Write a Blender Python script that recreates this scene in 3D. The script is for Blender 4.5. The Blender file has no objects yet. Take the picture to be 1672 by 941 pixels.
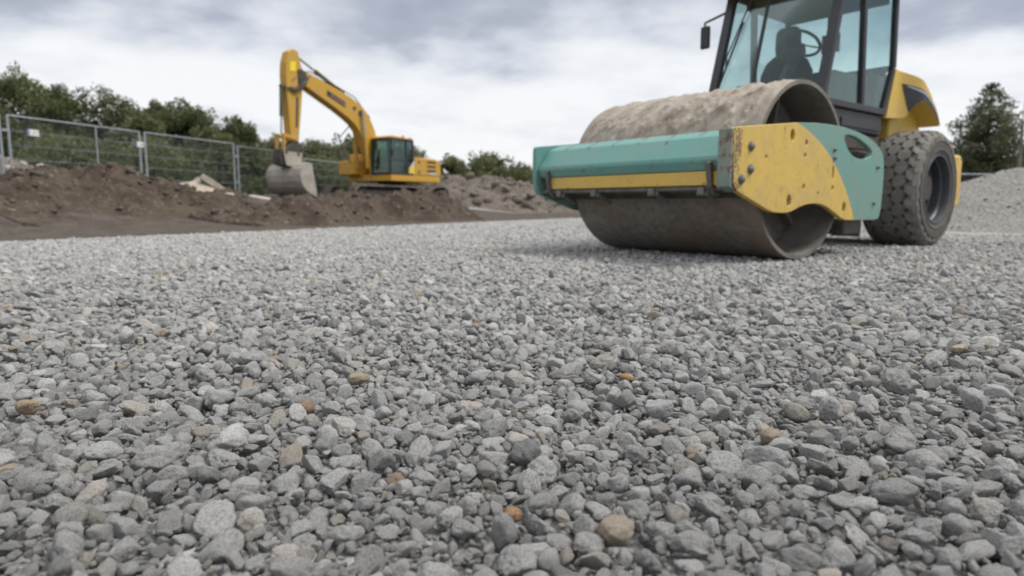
import bpy, bmesh, math, random
import numpy as np
from mathutils import Vector, Matrix, noise
R = math.radians
rnd = random.Random(7)
scene = bpy.context.scene
col = scene.collection

# ------------------------------------------------------------------ helpers
def tag(o, label=None, cat=None, group=None, kind=None):
    if label: o['label'] = label
    if cat: o['category'] = cat
    if group: o['group'] = group
    if kind: o['kind'] = kind
    return o

def empty(name, loc, rz=0.0):
    o = bpy.data.objects.new(name, None)
    o.empty_display_size = 0.3
    o.location = loc; o.rotation_euler = (0, 0, rz)
    col.objects.link(o)
    return o

class MB:
    def __init__(s): s.v = []; s.f = []; s.sm = []
    def add(s, verts, faces, smooth=False):
        n = len(s.v)
        s.v += [tuple(p) for p in verts]
        s.f += [tuple(i + n for i in f) for f in faces]
        s.sm += [smooth] * len(faces)
        return s
    def box(s, lo, hi, M=None):
        x0, y0, z0 = lo; x1, y1, z1 = hi
        V = [(x0,y0,z0),(x1,y0,z0),(x1,y1,z0),(x0,y1,z0),(x0,y0,z1),(x1,y0,z1),(x1,y1,z1),(x0,y1,z1)]
        if M is not None: V = [M @ Vector(p) for p in V]
        return s.add(V, [(0,3,2,1),(4,5,6,7),(0,1,5,4),(1,2,6,5),(2,3,7,6),(3,0,4,7)])
    def bar(s, p0, p1, w, d, up=(0,0,1)):
        p0 = Vector(p0); p1 = Vector(p1); a = (p1-p0).normalized(); u = Vector(up)
        if abs(a.dot(u)) > .98: u = Vector((0,1,0))
        x = a.cross(u).normalized(); y = x.cross(a).normalized()
        V = [p + x*sx*w/2 + y*sy*d/2 for p in (p0,p1) for sx,sy in ((-1,-1),(1,-1),(1,1),(-1,1))]
        return s.add(V, [(3,2,1,0),(4,5,6,7),(0,1,5,4),(1,2,6,5),(2,3,7,6),(3,0,4,7)])
    def prism(s, poly, t0, t1, axis='x'):
        # poly is in (y,z) for axis x, in (x,z) for axis y, in (x,y) for axis z
        m = {'x': lambda p,t:(t,p[0],p[1]), 'y': lambda p,t:(p[0],t,p[1]), 'z': lambda p,t:(p[0],p[1],t)}[axis]
        n = len(poly)
        V = [m(p,t0) for p in poly] + [m(p,t1) for p in poly]
        F = [tuple(range(n))[::-1], tuple(range(n, 2*n))] + [(i,(i+1)%n,(i+1)%n+n,i+n) for i in range(n)]
        return s.add(V, F)
    def tube(s, pts, r, n=10, caps=True):
        pts = [Vector(p) for p in pts]; k = len(pts)
        rr = r if isinstance(r, (list, tuple)) else [r]*k
        V = []; u = None
        for i, p in enumerate(pts):
            a = (pts[min(i+1,k-1)] - pts[max(i-1,0)]).normalized()
            if u is None:
                u = Vector((0,0,1)) if abs(a.z) < .9 else Vector((1,0,0))
            x = a.cross(u).normalized(); y = x.cross(a).normalized(); u = y
            for j in range(n):
                t = 2*math.pi*j/n
                V.append(p + (x*math.cos(t) + y*math.sin(t))*rr[i])
        F = [(i*n+j, i*n+(j+1)%n, (i+1)*n+(j+1)%n, (i+1)*n+j) for i in range(k-1) for j in range(n)]
        s.add(V, F, True)
        if caps:
            s.add(V[:n], [tuple(range(n))[::-1]]); s.add(V[-n:], [tuple(range(n))])
        return s
    def lathe(s, prof, n=48, center=(0,0,0), closed=False, axis='x'):
        # prof = [(offset along the axis, radius)]
        k = len(prof); V = []
        for a, r in prof:
            for j in range(n):
                t = 2*math.pi*j/n
                c, q = r*math.cos(t), r*math.sin(t)
                p = {'x':(a,c,q),'y':(c,a,q),'z':(c,q,a)}[axis]
                V.append((p[0]+center[0], p[1]+center[1], p[2]+center[2]))
        F = []
        for i in range(k if closed else k-1):
            i2 = (i+1) % k
            for j in range(n):
                F.append((i*n+j, i*n+(j+1)%n, i2*n+(j+1)%n, i2*n+j))
        return s.add(V, F, True)
    def build(s, name, mat, parent=None, bevel=0.0, seg=2, auto=None):
        me = bpy.data.meshes.new(name)
        me.from_pydata(s.v, [], s.f)
        me.polygons.foreach_set('use_smooth', s.sm)
        if mat is not None: me.materials.append(mat)
        bm = bmesh.new(); bm.from_mesh(me)
        bmesh.ops.recalc_face_normals(bm, faces=bm.faces)
        bm.to_mesh(me); bm.free()
        me.update()
        o = bpy.data.objects.new(name, me); col.objects.link(o)
        if parent is not None: o.parent = parent
        if bevel:
            b = o.modifiers.new('bevel', 'BEVEL'); b.width = bevel; b.segments = seg; b.limit_method = 'ANGLE'; b.angle_limit = R(40)
        if auto:
            mark_auto(me, auto)
        return o

def mark_auto(me, ang):
    me.polygons.foreach_set('use_smooth', [True]*len(me.polygons))
    bm = bmesh.new(); bm.from_mesh(me)
    for e in bm.edges:
        if len(e.link_faces) == 2 and e.calc_face_angle(0) > R(ang): e.smooth = False
    bm.to_mesh(me); bm.free()

def np_mesh(name, V, F, mat, smooth=True):
    V = np.asarray(V, np.float32); F = np.asarray(F, np.int32); k = F.shape[1]
    me = bpy.data.meshes.new(name)
    me.vertices.add(len(V)); me.vertices.foreach_set('co', V.ravel())
    me.loops.add(F.size); me.loops.foreach_set('vertex_index', F.ravel())
    me.polygons.add(len(F)); me.polygons.foreach_set('loop_start', np.arange(0, F.size, k, dtype=np.int32))
    me.polygons.foreach_set('use_smooth', np.full(len(F), smooth))
    me.update(calc_edges=True); me.validate()
    if mat: me.materials.append(mat)
    return me

def curve_plate(name, outline, holes, thick, bevel, place, mat, parent):
    # a flat steel plate with real holes; outline in 2D, thickness along local z of the curve, placed with matrix
    cu = bpy.data.curves.new(name+'_outline', 'CURVE'); cu.dimensions = '2D'; cu.fill_mode = 'BOTH'
    cu.extrude = max(0.001, thick/2 - bevel); cu.bevel_depth = bevel; cu.bevel_resolution = 2; cu.offset = -bevel
    for L in [outline] + holes:
        sp = cu.splines.new('POLY'); sp.points.add(len(L)-1); sp.use_cyclic_u = True
        for p, q in zip(sp.points, L): p.co = (q[0], q[1], 0, 1)
    tmp = bpy.data.objects.new(name+'_tmp', cu)
    me = bpy.data.meshes.new_from_object(tmp)
    me.name = name
    bpy.data.objects.remove(tmp); bpy.data.curves.remove(cu)
    me.transform(place); me.materials.clear(); me.materials.append(mat)
    mark_auto(me, 35)
    o = bpy.data.objects.new(name, me); col.objects.link(o); o.parent = parent
    return o

def smooth_poly(pts, it=1):
    for _ in range(it):
        out = []
        n = len(pts)
        for i in range(n):
            p, q = pts[i], pts[(i+1) % n]
            out.append((p[0]*.75+q[0]*.25, p[1]*.75+q[1]*.25)); out.append((p[0]*.25+q[0]*.75, p[1]*.25+q[1]*.75))
        pts = out
    return pts

def circ(c, r, n=20, sy=1.0):
    return [(c[0]+r*math.cos(2*math.pi*i/n), c[1]+r*sy*math.sin(2*math.pi*i/n)) for i in range(n)]

# ------------------------------------------------------------------ materials
class NT:
    def __init__(s, name):
        s.m = bpy.data.materials.new(name); s.m.use_nodes = True
        s.t = s.m.node_tree; s.n = s.t.nodes; s.l = s.t.links
        s.n.clear()
        s.out = s.n.new('ShaderNodeOutputMaterial'); s.b = s.n.new('ShaderNodeBsdfPrincipled')
        s.l.new(s.b.outputs[0], s.out.inputs[0])
        s.tc = s.n.new('ShaderNodeTexCoord')
    def sock(s, node, k, v):
        if v is None: return
        if hasattr(v, 'is_linked'): s.l.new(v, node.inputs[k])
        else: node.inputs[k].default_value = v
    def noise(s, scale, detail=4, rough=.6, vec=None, dist=0.0):
        n = s.n.new('ShaderNodeTexNoise'); n.inputs['Scale'].default_value = scale
        n.inputs['Detail'].default_value = detail; n.inputs['Roughness'].default_value = rough; n.inputs['Distortion'].default_value = dist
        s.l.new(vec if vec is not None else s.tc.outputs['Object'], n.inputs['Vector'])
        return n.outputs['Fac']
    def voro(s, scale, vec=None, feature='F1', out='Distance'):
        n = s.n.new('ShaderNodeTexVoronoi'); n.feature = feature; n.inputs['Scale'].default_value = scale
        s.l.new(vec if vec is not None else s.tc.outputs['Object'], n.inputs['Vector'])
        return n.outputs[out]
    def mapping(s, scale=(1,1,1), loc=(0,0,0), vec=None):
        n = s.n.new('ShaderNodeMapping'); n.inputs['Scale'].default_value = scale; n.inputs['Location'].default_value = loc
        s.l.new(vec if vec is not None else s.tc.outputs['Object'], n.inputs['Vector'])
        return n.outputs[0]
    def sep(s, vec=None):
        n = s.n.new('ShaderNodeSeparateXYZ'); s.l.new(vec if vec is not None else s.tc.outputs['Object'], n.inputs[0]); return n.outputs
    def ramp(s, fac, stops, interp='LINEAR'):
        n = s.n.new('ShaderNodeValToRGB'); n.color_ramp.interpolation = interp
        e = n.color_ramp.elements
        while len(e) < len(stops): e.new(.5)
        for i, (p, c) in enumerate(stops):
            e[i].position = p; e[i].color = (c, c, c, 1) if isinstance(c, (int, float)) else (*c[:3], 1)
        s.l.new(fac, n.inputs[0]); return n.outputs[0]
    def math(s, op, a, b=None, clamp=False):
        n = s.n.new('ShaderNodeMath'); n.operation = op; n.use_clamp = clamp
        s.sock(n, 0, a); s.sock(n, 1, b); return n.outputs[0]
    def mix(s, fac, a, b, mode='MIX'):
        n = s.n.new('ShaderNodeMix'); n.data_type = 'RGBA'; n.blend_type = mode
        s.sock(n, 0, fac)
        for k, v in ((6, a), (7, b)):
            if hasattr(v, 'is_linked'): s.l.new(v, n.inputs[k])
            else: n.inputs[k].default_value = (*v[:3], 1)
        return n.outputs[2]
    def bump(s, h, strength=.3, dist=.01, normal=None):
        n = s.n.new('ShaderNodeBump'); n.inputs['Strength'].default_value = strength; n.inputs['Distance'].default_value = dist
        s.l.new(h, n.inputs['Height'])
        if normal is not None: s.l.new(normal, n.inputs['Normal'])
        s.l.new(n.outputs[0], s.b.inputs['Normal']); return n.outputs[0]
    def set(s, color=None, rough=None, metal=None, spec=None):
        for k, v in (('Base Color', color), ('Roughness', rough), ('Metallic', metal), ('Specular IOR Level', spec)):
            if v is None: continue
            if isinstance(v, tuple): v = (*v[:3], 1)
            s.sock(s.b, k, v)
        return s.m

DUST = (.30, .255, .20)
RUST = (.13, .075, .045)
def paint(name, base, dust=.35, chips=.5, rough=.45, scale=1.0, dustcol=DUST):
    t = NT(name)
    n1 = t.noise(3*scale, 6, .65); n2 = t.noise(14*scale, 5, .7); n3 = t.noise(45*scale, 3, .6)
    c = t.mix(t.ramp(n2, [(.3, .0), (.8, .35)]), base, tuple(x*.72 for x in base))
    c = t.mix(t.math('MULTIPLY', t.ramp(n1, [(.42, 0), (.75, 1)]), dust), c, dustcol)
    ch = t.ramp(t.math('ADD', t.math('MULTIPLY', n2, .62), t.math('MULTIPLY', n3, .4)), [(.60-.07*chips+.05, 0), (.63-.07*chips+.05, 1)])
    c = t.mix(ch, c, RUST)
    t.bump(n3, .12, .004)
    return t.set(c, t.ramp(n1, [(.3, rough), (.8, min(1, rough+.3))]), 0.0)

def simple(name, base, rough=.6, var=.35, scale=6, metal=0, bump=.2, bs=40, bd=.004):
    t = NT(name)
    n = t.noise(scale, 6, .65)
    c = t.mix(t.ramp(n, [(.25, 0), (.75, 1)]), tuple(x*(1-var) for x in base), tuple(min(1, x*(1+var)) for x in base))
    if bump: t.bump(t.noise(bs, 5, .65), bump, bd)
    return t.set(c, rough, metal)

def glass(name, tint, refl=.10):
    t = NT(name)
    tr = t.n.new('ShaderNodeBsdfTransparent'); tr.inputs[0].default_value = (*tint, 1)
    gl = t.n.new('ShaderNodeBsdfGlossy'); gl.inputs['Roughness'].default_value = .06; gl.inputs[0].default_value = (.9, .95, .95, 1)
    fr = t.n.new('ShaderNodeFresnel'); fr.inputs[0].default_value = 1.5
    smear = t.ramp(t.noise(2.5, 5, .7), [(.42, 0), (.8, .035)])
    f = t.math('ADD', t.math('MULTIPLY', fr.outputs[0], refl*2.2), .006, clamp=True)
    m1 = t.n.new('ShaderNodeMixShader'); t.l.new(f, m1.inputs[0]); t.l.new(tr.outputs[0], m1.inputs[1]); t.l.new(gl.outputs[0], m1.inputs[2])
    df = t.n.new('ShaderNodeBsdfDiffuse'); df.inputs[0].default_value = (.45, .45, .42, 1)
    m2 = t.n.new('ShaderNodeMixShader'); t.l.new(smear, m2.inputs[0]); t.l.new(m1.outputs[0], m2.inputs[1]); t.l.new(df.outputs[0], m2.inputs[2])
    t.l.new(m2.outputs[0], t.out.inputs[0]); t.n.remove(t.b)
    return t.m

M = {}
TEAL = (.105, .275, .245); YEL = (.60, .40, .075); EXY = (.52, .285, .016)
M['teal'] = paint('teal paint', TEAL, .35, .35)
M['yellow'] = paint('yellow paint', YEL, .3, .45)
M['machine_yellow'] = paint('excavator yellow paint', EXY, .45, .5, .45)
M['black_frame'] = simple('dark grey frame paint', (.022, .023, .027), .5, .4, 5, 0, .08)
M['chassis'] = simple('grimy chassis steel', (.055, .048, .04), .8, .5, 5, 0, .4, 30, .006)
M['scraper'] = simple('worn grey brown steel', (.11, .10, .085), .7, .5, 12, .2, .3)
M['rubber'] = simple('dusty tyre rubber', (.085, .079, .068), .85, .4, 9, 0, .3, 60)
M['tread'] = simple('dusty tread rubber', (.165, .155, .137), .9, .4, 9, 0, .35, 50)
M['rim'] = simple('dark blue grey rim paint', (.045, .05, .06), .5, .35, 8, 0, .1)
M['teal_worn'] = paint('worn teal edge paint', (.13, .20, .175), .8, 1.4)
M['glass'] = glass('green tinted cab glass', (.835, .915, .91), .10)
M['exglass'] = glass('excavator cab glass', (.58, .69, .67), .10)
M['seat'] = simple('dark seat fabric', (.018, .026, .03), .85, .2, 10)
M['bolt'] = simple('oxidised bolt steel', (.14, .15, .13), .6, .4, 30, .3)
M['steel'] = simple('bare cylinder steel', (.35, .35, .34), .3, .2, 8, .7, 0)
M['galv'] = simple('galvanised fence steel', (.29, .32, .35), .5, .2, 3, .2, 0)
M['bucket'] = simple('worn bucket steel', (.33, .30, .26), .7, .35, 3, .1, .3, 20, .01)
M['concrete'] = simple('pale broken concrete', (.36, .31, .25), .95, .3, 4, 0, .7, 14, .03)
M['foot'] = simple('grey fence foot concrete', (.25, .25, .24), .95, .25, 6, 0, .5, 20)
M['wood'] = simple('weathered pole wood', (.16, .145, .13), .9, .3, 5)
M['bark'] = simple('tree bark', (.07, .058, .045), .95, .35, 6, 0, .6, 15, .03)

# drum: dried mud over steel, heavier along the top
t = NT('drum steel with dried mud')
st = t.mapping((3.4, 1.6, 1.6)); n1 = t.noise(2.6, 10, .74, st); n2 = t.noise(16, 6, .7); n3 = t.noise(1.3, 4, .6)
mud = t.mix(t.ramp(n1, [(.3, 0), (.7, 1)]), (.17, .125, .085), (.43, .39, .335))
steel = t.mix(t.ramp(n2, [(.35, 0), (.65, 1)]), (.14, .13, .11), (.26, .245, .215))
steel = t.mix(t.ramp(t.noise(5, 8, .75), [(.5, 0), (.6, .6)]), steel, (.30, .27, .225))
steel = t.mix(t.ramp(n3, [(.5, 0), (.66, .6)]), steel, (.17, .115, .075))
z = t.sep()[2]
top = t.ramp(t.math('ADD', z, t.math('MULTIPLY', n1, .25)), [(.55, 0.0), (.98, 1)])
t.bump(t.math('ADD', t.math('MULTIPLY', n1, 1.0), t.math('MULTIPLY', n2, .5)), .6, .012)
M['drum'] = t.set(t.mix(top, steel, mud), .85)
M['drum_in'] = simple('dusty drum inside', (.16, .145, .125), .85, .4, 5, 0, .3, 25)

# side plate: yellow and teal field with a curved border, chipped along the front
t = NT('chipped side plate paint')
o = t.sep()
CV, CZ, CR = -1.151, 0.142, 1.97     # placeholder, replaced below from the border arc
def fit_circle(P):
    A = np.array([[2*p[0], 2*p[1], 1] for p in P]); b = np.array([p[0]**2+p[1]**2 for p in P])
    s = np.linalg.lstsq(A, b, rcond=None)[0]
    return s[0], s[1], math.sqrt(s[2]+s[0]**2+s[1]**2)
CV, CZ, CR = fit_circle([(-.328,1.119),(-.115,1.059),(.194,.924),(.399,.775),(.582,.617),(.723,.452),(.792,.329)])
dv = t.math('SUBTRACT', o[1], CV); dz = t.math('SUBTRACT', o[2], CZ)
d = t.math('SQRT', t.math('ADD', t.math('MULTIPLY', dv, dv), t.math('MULTIPLY', dz, dz)))
isteal = t.math('GREATER_THAN', d, CR)
n1 = t.noise(4, 6, .65); n2 = t.noise(16, 6, .72); n3 = t.noise(60, 4, .6); n4 = t.noise(7, 5, .75, t.mapping((1, 1.6, .6)))
base = t.mix(isteal, YEL, TEAL)
base = t.mix(t.ramp(n2, [(.35, 0), (.8, .3)]), base, (.30, .22, .09))
base = t.mix(t.math('MULTIPLY', t.ramp(n1, [(.42, 0), (.75, 1)]), .42), base, DUST)
front = t.ramp(o[1], [(-.0, 1), (.0, 1)])
fm = t.math('MULTIPLY', t.math('ADD', t.math('MULTIPLY', o[1], -3.2), -2.95), 1.0, clamp=True)   # 0 behind -.92, 1 at the front edge
lowm = t.math('MULTIPLY', t.math('SUBTRACT', .46, o[2]), 2.0, clamp=True)
thr = t.math('ADD', t.math('ADD', t.math('MULTIPLY', n4, .55), t.math('MULTIPLY', n3, .45)), t.math('ADD', t.math('MULTIPLY', fm, .14), t.math('MULTIPLY', lowm, .06)))
chip = t.ramp(thr, [(.598, 0), (.622, 1)])
c = t.mix(chip, base, t.mix(n3, (.07, .045, .03), (.20, .13, .08)))
scr = t.ramp(t.noise(5, 3, .5, t.mapping((1, 5, 30))), [(.655, 0), (.70, .5)])
c = t.mix(scr, c, (.22, .17, .08))
edge = t.math('GREATER_THAN', t.math('ABSOLUTE', o[0]), 1.0885)
t.bump(n3, .12, .003)
M['plate'] = t.set(c, t.ramp(n1, [(.3, .45), (.8, .7)]))

# stones
def stone_mat(name, per_instance=True, base=(.33, .325, .315)):
    t = NT(name)
    oi = t.n.new('ShaderNodeObjectInfo'); r = oi.outputs['Random']
    n1 = t.noise(1.6, 5, .6); n2 = t.noise(9, 6, .75); n3 = t.noise(26, 4, .7)
    if per_instance:
        # noise offset per instance, so equal shapes do not look alike
        vm = t.n.new('ShaderNodeVectorMath'); vm.operation = 'ADD'; t.l.new(t.tc.outputs['Object'], vm.inputs[0])
        cm = t.n.new('ShaderNodeCombineXYZ'); k = t.math('MULTIPLY', r, 97.0)
        for i in range(3): t.l.new(k, cm.inputs[i])
        t.l.new(cm.outputs[0], vm.inputs[1]); V = vm.outputs[0]
        n1 = t.noise(1.3, 5, .6, V); n2 = t.noise(7, 6, .75, V); n3 = t.noise(22, 4, .7, V)
        wn = t.n.new('ShaderNodeTexWhiteNoise'); wn.noise_dimensions = '1D'; t.l.new(r, wn.inputs['W'])
        wn2 = t.n.new('ShaderNodeTexWhiteNoise'); wn2.noise_dimensions = '1D'; t.l.new(t.math('ADD', r, 3.7), wn2.inputs['W'])
        g = t.ramp(wn.outputs[0], [(0, (.30, .297, .29)), (.25, (.39, .387, .378)), (.8, (.46, .456, .444)), (1, (.56, .555, .54))])
        tanm = t.ramp(wn2.outputs[0], [(.0, (1, 1, 1)), (.80, (1.0, .995, .985)), (.93, (1.0, .965, .91)), (.985, (1, .92, .82)), (.9945, (1, .84, .66)), (1, (1.0, .74, .50))])
        c = t.mix(1.0, g, tanm, 'MULTIPLY')
    else:
        c = base
    c = t.mix(t.ramp(n1, [(.3, 0), (.75, .55)]), c, t.mix(1.0, c, (.68, .68, .69), 'MULTIPLY'))
    c = t.mix(t.ramp(n2, [(.47, 0), (.60, .65)]), c, t.mix(1.0, c, (.47, .47, .47), 'MULTIPLY'))
    c = t.mix(t.ramp(n3, [(.52, 0), (.62, .5)]), c, t.mix(1.0, c, (1.45, 1.44, 1.42), 'MULTIPLY'))
    hgt = t.math('ADD', t.math('MULTIPLY', n2, 1.0), t.math('MULTIPLY', n3, .5))
    t.bump(hgt, 1.0, .006)
    return t.set(c, .92, 0, .3)
M['stone'] = stone_mat('crushed grey stone')

# ground: grey gravel fines and brown soil
def edge_s(x, y): return ((x+6.8)*9.35 - (y-8.75)*5.5)/10.85    # >0 gravel side, <0 soil side
t = NT('gravel ground and soil')
o = t.sep()
s_ = t.math('DIVIDE', t.math('SUBTRACT', t.math('MULTIPLY', t.math('ADD', o[0], 6.8), 9.35), t.math('MULTIPLY', t.math('SUBTRACT', o[1], 8.75), 5.5)), 10.85)
s_ = t.math('ADD', s_, t.math('MULTIPLY', t.math('SUBTRACT', t.noise(.9, 4, .6), .5), .8))
s_ = t.math('SUBTRACT', s_, .4)
wob = t.noise(1.2, 5, .65)
xr = t.math('ADD', t.math('ADD', o[0], t.math('MULTIPLY', wob, 2.0)), 3.0)
road = t.math('MULTIPLY', t.math('GREATER_THAN', xr, 0.0), t.math('LESS_THAN', s_, -8.5))
soil = t.math('MULTIPLY', t.math('LESS_THAN', s_, 0.0), t.math('SUBTRACT', 1.0, road))
v1 = t.voro(32, None, 'F1', 'Color'); vd = t.voro(32)
gsep = t.n.new('ShaderNodeSeparateColor'); t.l.new(v1, gsep.inputs[0])
gv = t.ramp(gsep.outputs[0], [(0, (.24, .237, .23)), (.5, (.325, .32, .31)), (1, (.43, .424, .41))])
gv = t.mix(t.ramp(t.noise(.7, 4, .6), [(.3, 0), (.8, .35)]), gv, (.27, .262, .245))
near_f = t.noise(160, 5, .75)
gv = t.mix(t.ramp(near_f, [(.35, .5), (.6, 0)]), gv, (.2, .195, .19))
sv = t.mix(t.ramp(t.noise(2.2, 7, .7), [(.3, 0), (.7, 1)]), (.042, .034, .027), (.118, .097, .077))
sv = t.mix(t.ramp(t.noise(13, 4, .7), [(.60, 0), (.68, .7)]), sv, (.33, .29, .24))
h_ = t.math('ADD', t.math('MULTIPLY', vd, -1.0), t.math('MULTIPLY', t.noise(9, 6, .7), 1.2))
t.bump(h_, .8, .03)
M['ground'] = t.set(t.mix(soil, gv, sv), .95, 0, .25)

def soil_mat(name, dark, light, peb=(.36, .31, .25), peb_t=.62, scale=1.6):
    t = NT(name)
    n = t.noise(scale, 8, .68); n2 = t.noise(9, 5, .7); n3 = t.noise(4.5, 4, .6)
    c = t.mix(t.ramp(n, [(.3, 0), (.7, 1)]), dark, light)
    c = t.mix(t.ramp(n3, [(.62, 0), (.7, .6)]), c, tuple(x*1.35 for x in light))
    c = t.mix(t.ramp(n2, [(peb_t, 0), (peb_t+.06, .85)]), c, peb)
    t.bump(t.math('ADD', n2, n3), .8, .05)
    return t.set(c, .95, 0, .2)
M['soil'] = soil_mat('brown excavated soil', (.040, .030, .022), (.108, .084, .063), (.23, .20, .16), .60)
M['soil_light'] = soil_mat('drier soil clods', (.055, .044, .034), (.14, .117, .095))
M['rubble'] = soil_mat('grey brown rubble', (.085, .07, .057), (.17, .145, .12), (.30, .27, .235), .56)
t = NT('heaped grey gravel')
cc = t.n.new('ShaderNodeSeparateColor'); t.l.new(t.voro(26, None, 'F1', 'Color'), cc.inputs[0])
c = t.ramp(cc.outputs[0], [(0, (.15, .147, .14)), (.5, (.23, .225, .213)), (1, (.33, .322, .305))])
c = t.mix(t.ramp(t.noise(1.5, 5, .65), [(.3, 0), (.75, .55)]), c, (.20, .18, .155))
t.bump(t.voro(26), .9, .03)
M['heap_gravel'] = t.set(c, .95, 0, .2)

def leaf_mat(name, lo, hi):
    t = NT(name)
    at = t.n.new('ShaderNodeAttribute'); at.attribute_name = 'tone'
    c = t.ramp(at.outputs['Fac'], [(0, lo), (1, hi)])
    t.set(c, .7, 0, .25)
    tr = t.n.new('ShaderNodeBsdfTranslucent'); t.l.new(c, tr.inputs[0])
    mx = t.n.new('ShaderNodeMixShader'); mx.inputs[0].default_value = .5
    t.l.new(t.b.outputs[0], mx.inputs[1]); t.l.new(tr.outputs[0], mx.inputs[2]); t.l.new(mx.outputs[0], t.out.inputs[0])
    return t.m
M['leaf_dark'] = leaf_mat('dark green leaves', (0.069, 0.088, 0.037), (0.198, 0.222, 0.102))
M['leaf_olive'] = leaf_mat('olive green leaves', (0.088, 0.1, 0.048), (0.24, 0.246, 0.126))
M['leaf_grey'] = leaf_mat('grey green leaves', (0.112, 0.119, 0.073), (0.258, 0.258, 0.168))
M['needle'] = leaf_mat('dark pine needles', (0.06, 0.073, 0.037), (0.168, 0.18, 0.102))

# ------------------------------------------------------------------ ground sheet
def sst(a, b, x):
    t = min(1, max(0, (x-a)/(b-a))); return t*t*(3-2*t)
def gz(x, y):
    s = -edge_s(x, y)
    lim = sst(-1, 4, -x)
    far = 1 - .0*sst(60, 120, y)
    return (.45*sst(2, 9, s)*lim + .40*sst(8.0, 10.5, -x)*sst(2, 8, s))*far
xs = sorted(set([-600, -300, -150, -80, -50] + [-40+i*1.0 for i in range(56)] + [18, 22, 30, 50, 80, 150, 300, 600]))
ys = sorted(set([-60, -30, -12, -5] + [-2+i*1.0 for i in range(66)] + [70, 80, 100, 150, 300, 700, 1500]))
V = [(x, y, gz(x, y)) for y in ys for x in xs]
nx = len(xs)
F = [(j*nx+i, j*nx+i+1, (j+1)*nx+i+1, (j+1)*nx+i) for j in range(len(ys)-1) for i in range(nx-1)]
g = bpy.data.objects.new('ground', np_mesh('ground', V, F, M['ground'])); col.objects.link(g); g.location.z = -.021
tag(g, kind='structure')

# ------------------------------------------------------------------ stones
def ico(sub):
    bm = bmesh.new(); bmesh.ops.create_icosphere(bm, subdivisions=sub, radius=1)
    V = np.array([v.co[:] for v in bm.verts]); F = np.array([[v.index for v in f.verts] for f in bm.faces]); bm.free()
    return V, F
ICO = {s: ico(s) for s in (2, 3, 4)}
def stone_shape(seed, sub=3, planes=13, soft=11.0, rough=.035, pits=0.0, near_=.66):
    rs = np.random.default_rng(seed)
    D, F = ICO[sub]
    N = rs.normal(size=(planes, 3)); N /= np.linalg.norm(N, axis=1)[:, None]
    off = rs.uniform(near_, 1.0, planes)
    q = np.maximum(D @ N.T, 1e-3) / off          # 1/distance to each cut plane
    inv = (np.sum(q**soft, axis=1) + 1.0)**(1/soft)
    r = 1/inv
    ph = rs.uniform(0, 50, 3)
    nz = np.array([noise.fractal(Vector(d*1.9+ph), .8, 2.1, 4) for d in D])
    nz2 = np.array([noise.noise(Vector(d*6.5+ph)) for d in D])
    r = r*(1 + rough*1.6*nz + rough*.8*nz2)
    if pits:
        n3_ = np.array([noise.fractal(Vector(d*4.2+ph*2), .6, 2.2, 4) for d in D])
        r = r*(1 + pits*np.minimum(n3_, .12))
    return D*r[:, None], F
protos = []
proto_coll = bpy.data.collections.new('stone shapes')       # only a source for the gravel's instances
NP = 30
for k in range(NP):
    V, F = stone_shape(100+k, 4, rnd.choice([9, 11, 13, 16]), rnd.choice([24, 40, 60, 90]), rnd.choice([.022, .035, .05]), rnd.choice([.06, .12, .20]), .52)
    me = np_mesh('stone', V, F, M['stone'])
    o = bpy.data.objects.new('stone_shape', me); proto_coll.objects.link(o); protos.append(o)

# stones that stand out: (x, y, width, aspect, height ratio, turn, colour, label)
CAM_H = .47; PITCH = .1255; FPX = 1080.0
standout = [
 (-.633, 1.150, .094, .60, .50, 35, (.42,.415,.40), 'large pale grey flat slab of stone, the longest stone of the lower left gravel'),
 (.0016, .938, .028, .9, .85, 10, (.44,.28,.16), 'small orange pebble low in the centre foreground gravel'),
 (.306, 1.722, .034, .75, .7, -20, (.45,.29,.15), 'small ochre stone in the middle gravel, in front of the roller drum'),
 (-.404, 1.700, .052, .8, .75, 15, (.44,.36,.26), 'cream tan stone with a flat top left of the middle of the gravel'),
 (-.466, 1.447, .046, .8, .8, 60, (.33,.245,.18), 'rusty brown rounded stone in the left middle gravel'),
 (-1.10, 1.453, .052, .7, .7, 0, (.43,.33,.23), 'pale orange stone at the left edge of the gravel'),
 (.145, .872, .054, .85, .8, 25, (.42,.36,.28), 'cream beige stone at the bottom edge of the gravel, right of centre'),
 (-.695, 1.513, .075, .8, .6, -10, (.43,.43,.415), 'broad whitish grey rounded stone left of centre'),
 (.606, .999, .084, .55, .5, -12, (.34,.335,.325), 'long grey lozenge stone in the lower right gravel'),
 (.329, 1.434, .072, .6, .6, 8, (.43,.43,.42), 'broad pale stone with a sharp lit top right of the centre'),
 (-.592, 1.132+.02, .0, .5, .5, 0, (.2,.2,.2), ''),
 (-1.30, 1.96, .042, .6, .6, 5, (.40,.30,.20), 'orange brown pebble far left in the middle distance'),
 (.026, 1.158, .056, .95, .9, 30, (.235,.235,.23), 'dark grey knobbly round stone in the middle foreground'),
 (.512, 1.26, .046, .8, .75, 40, (.41,.345,.26), 'beige pebble right of centre among grey stones'),
 (1.28, 1.97, .06, .5, .5, 0, (.45,.33,.21), 'flat peach coloured stone near the right edge of the gravel'),
]
standout = [s for s in standout if s[2] > 0]
STD = []
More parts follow.
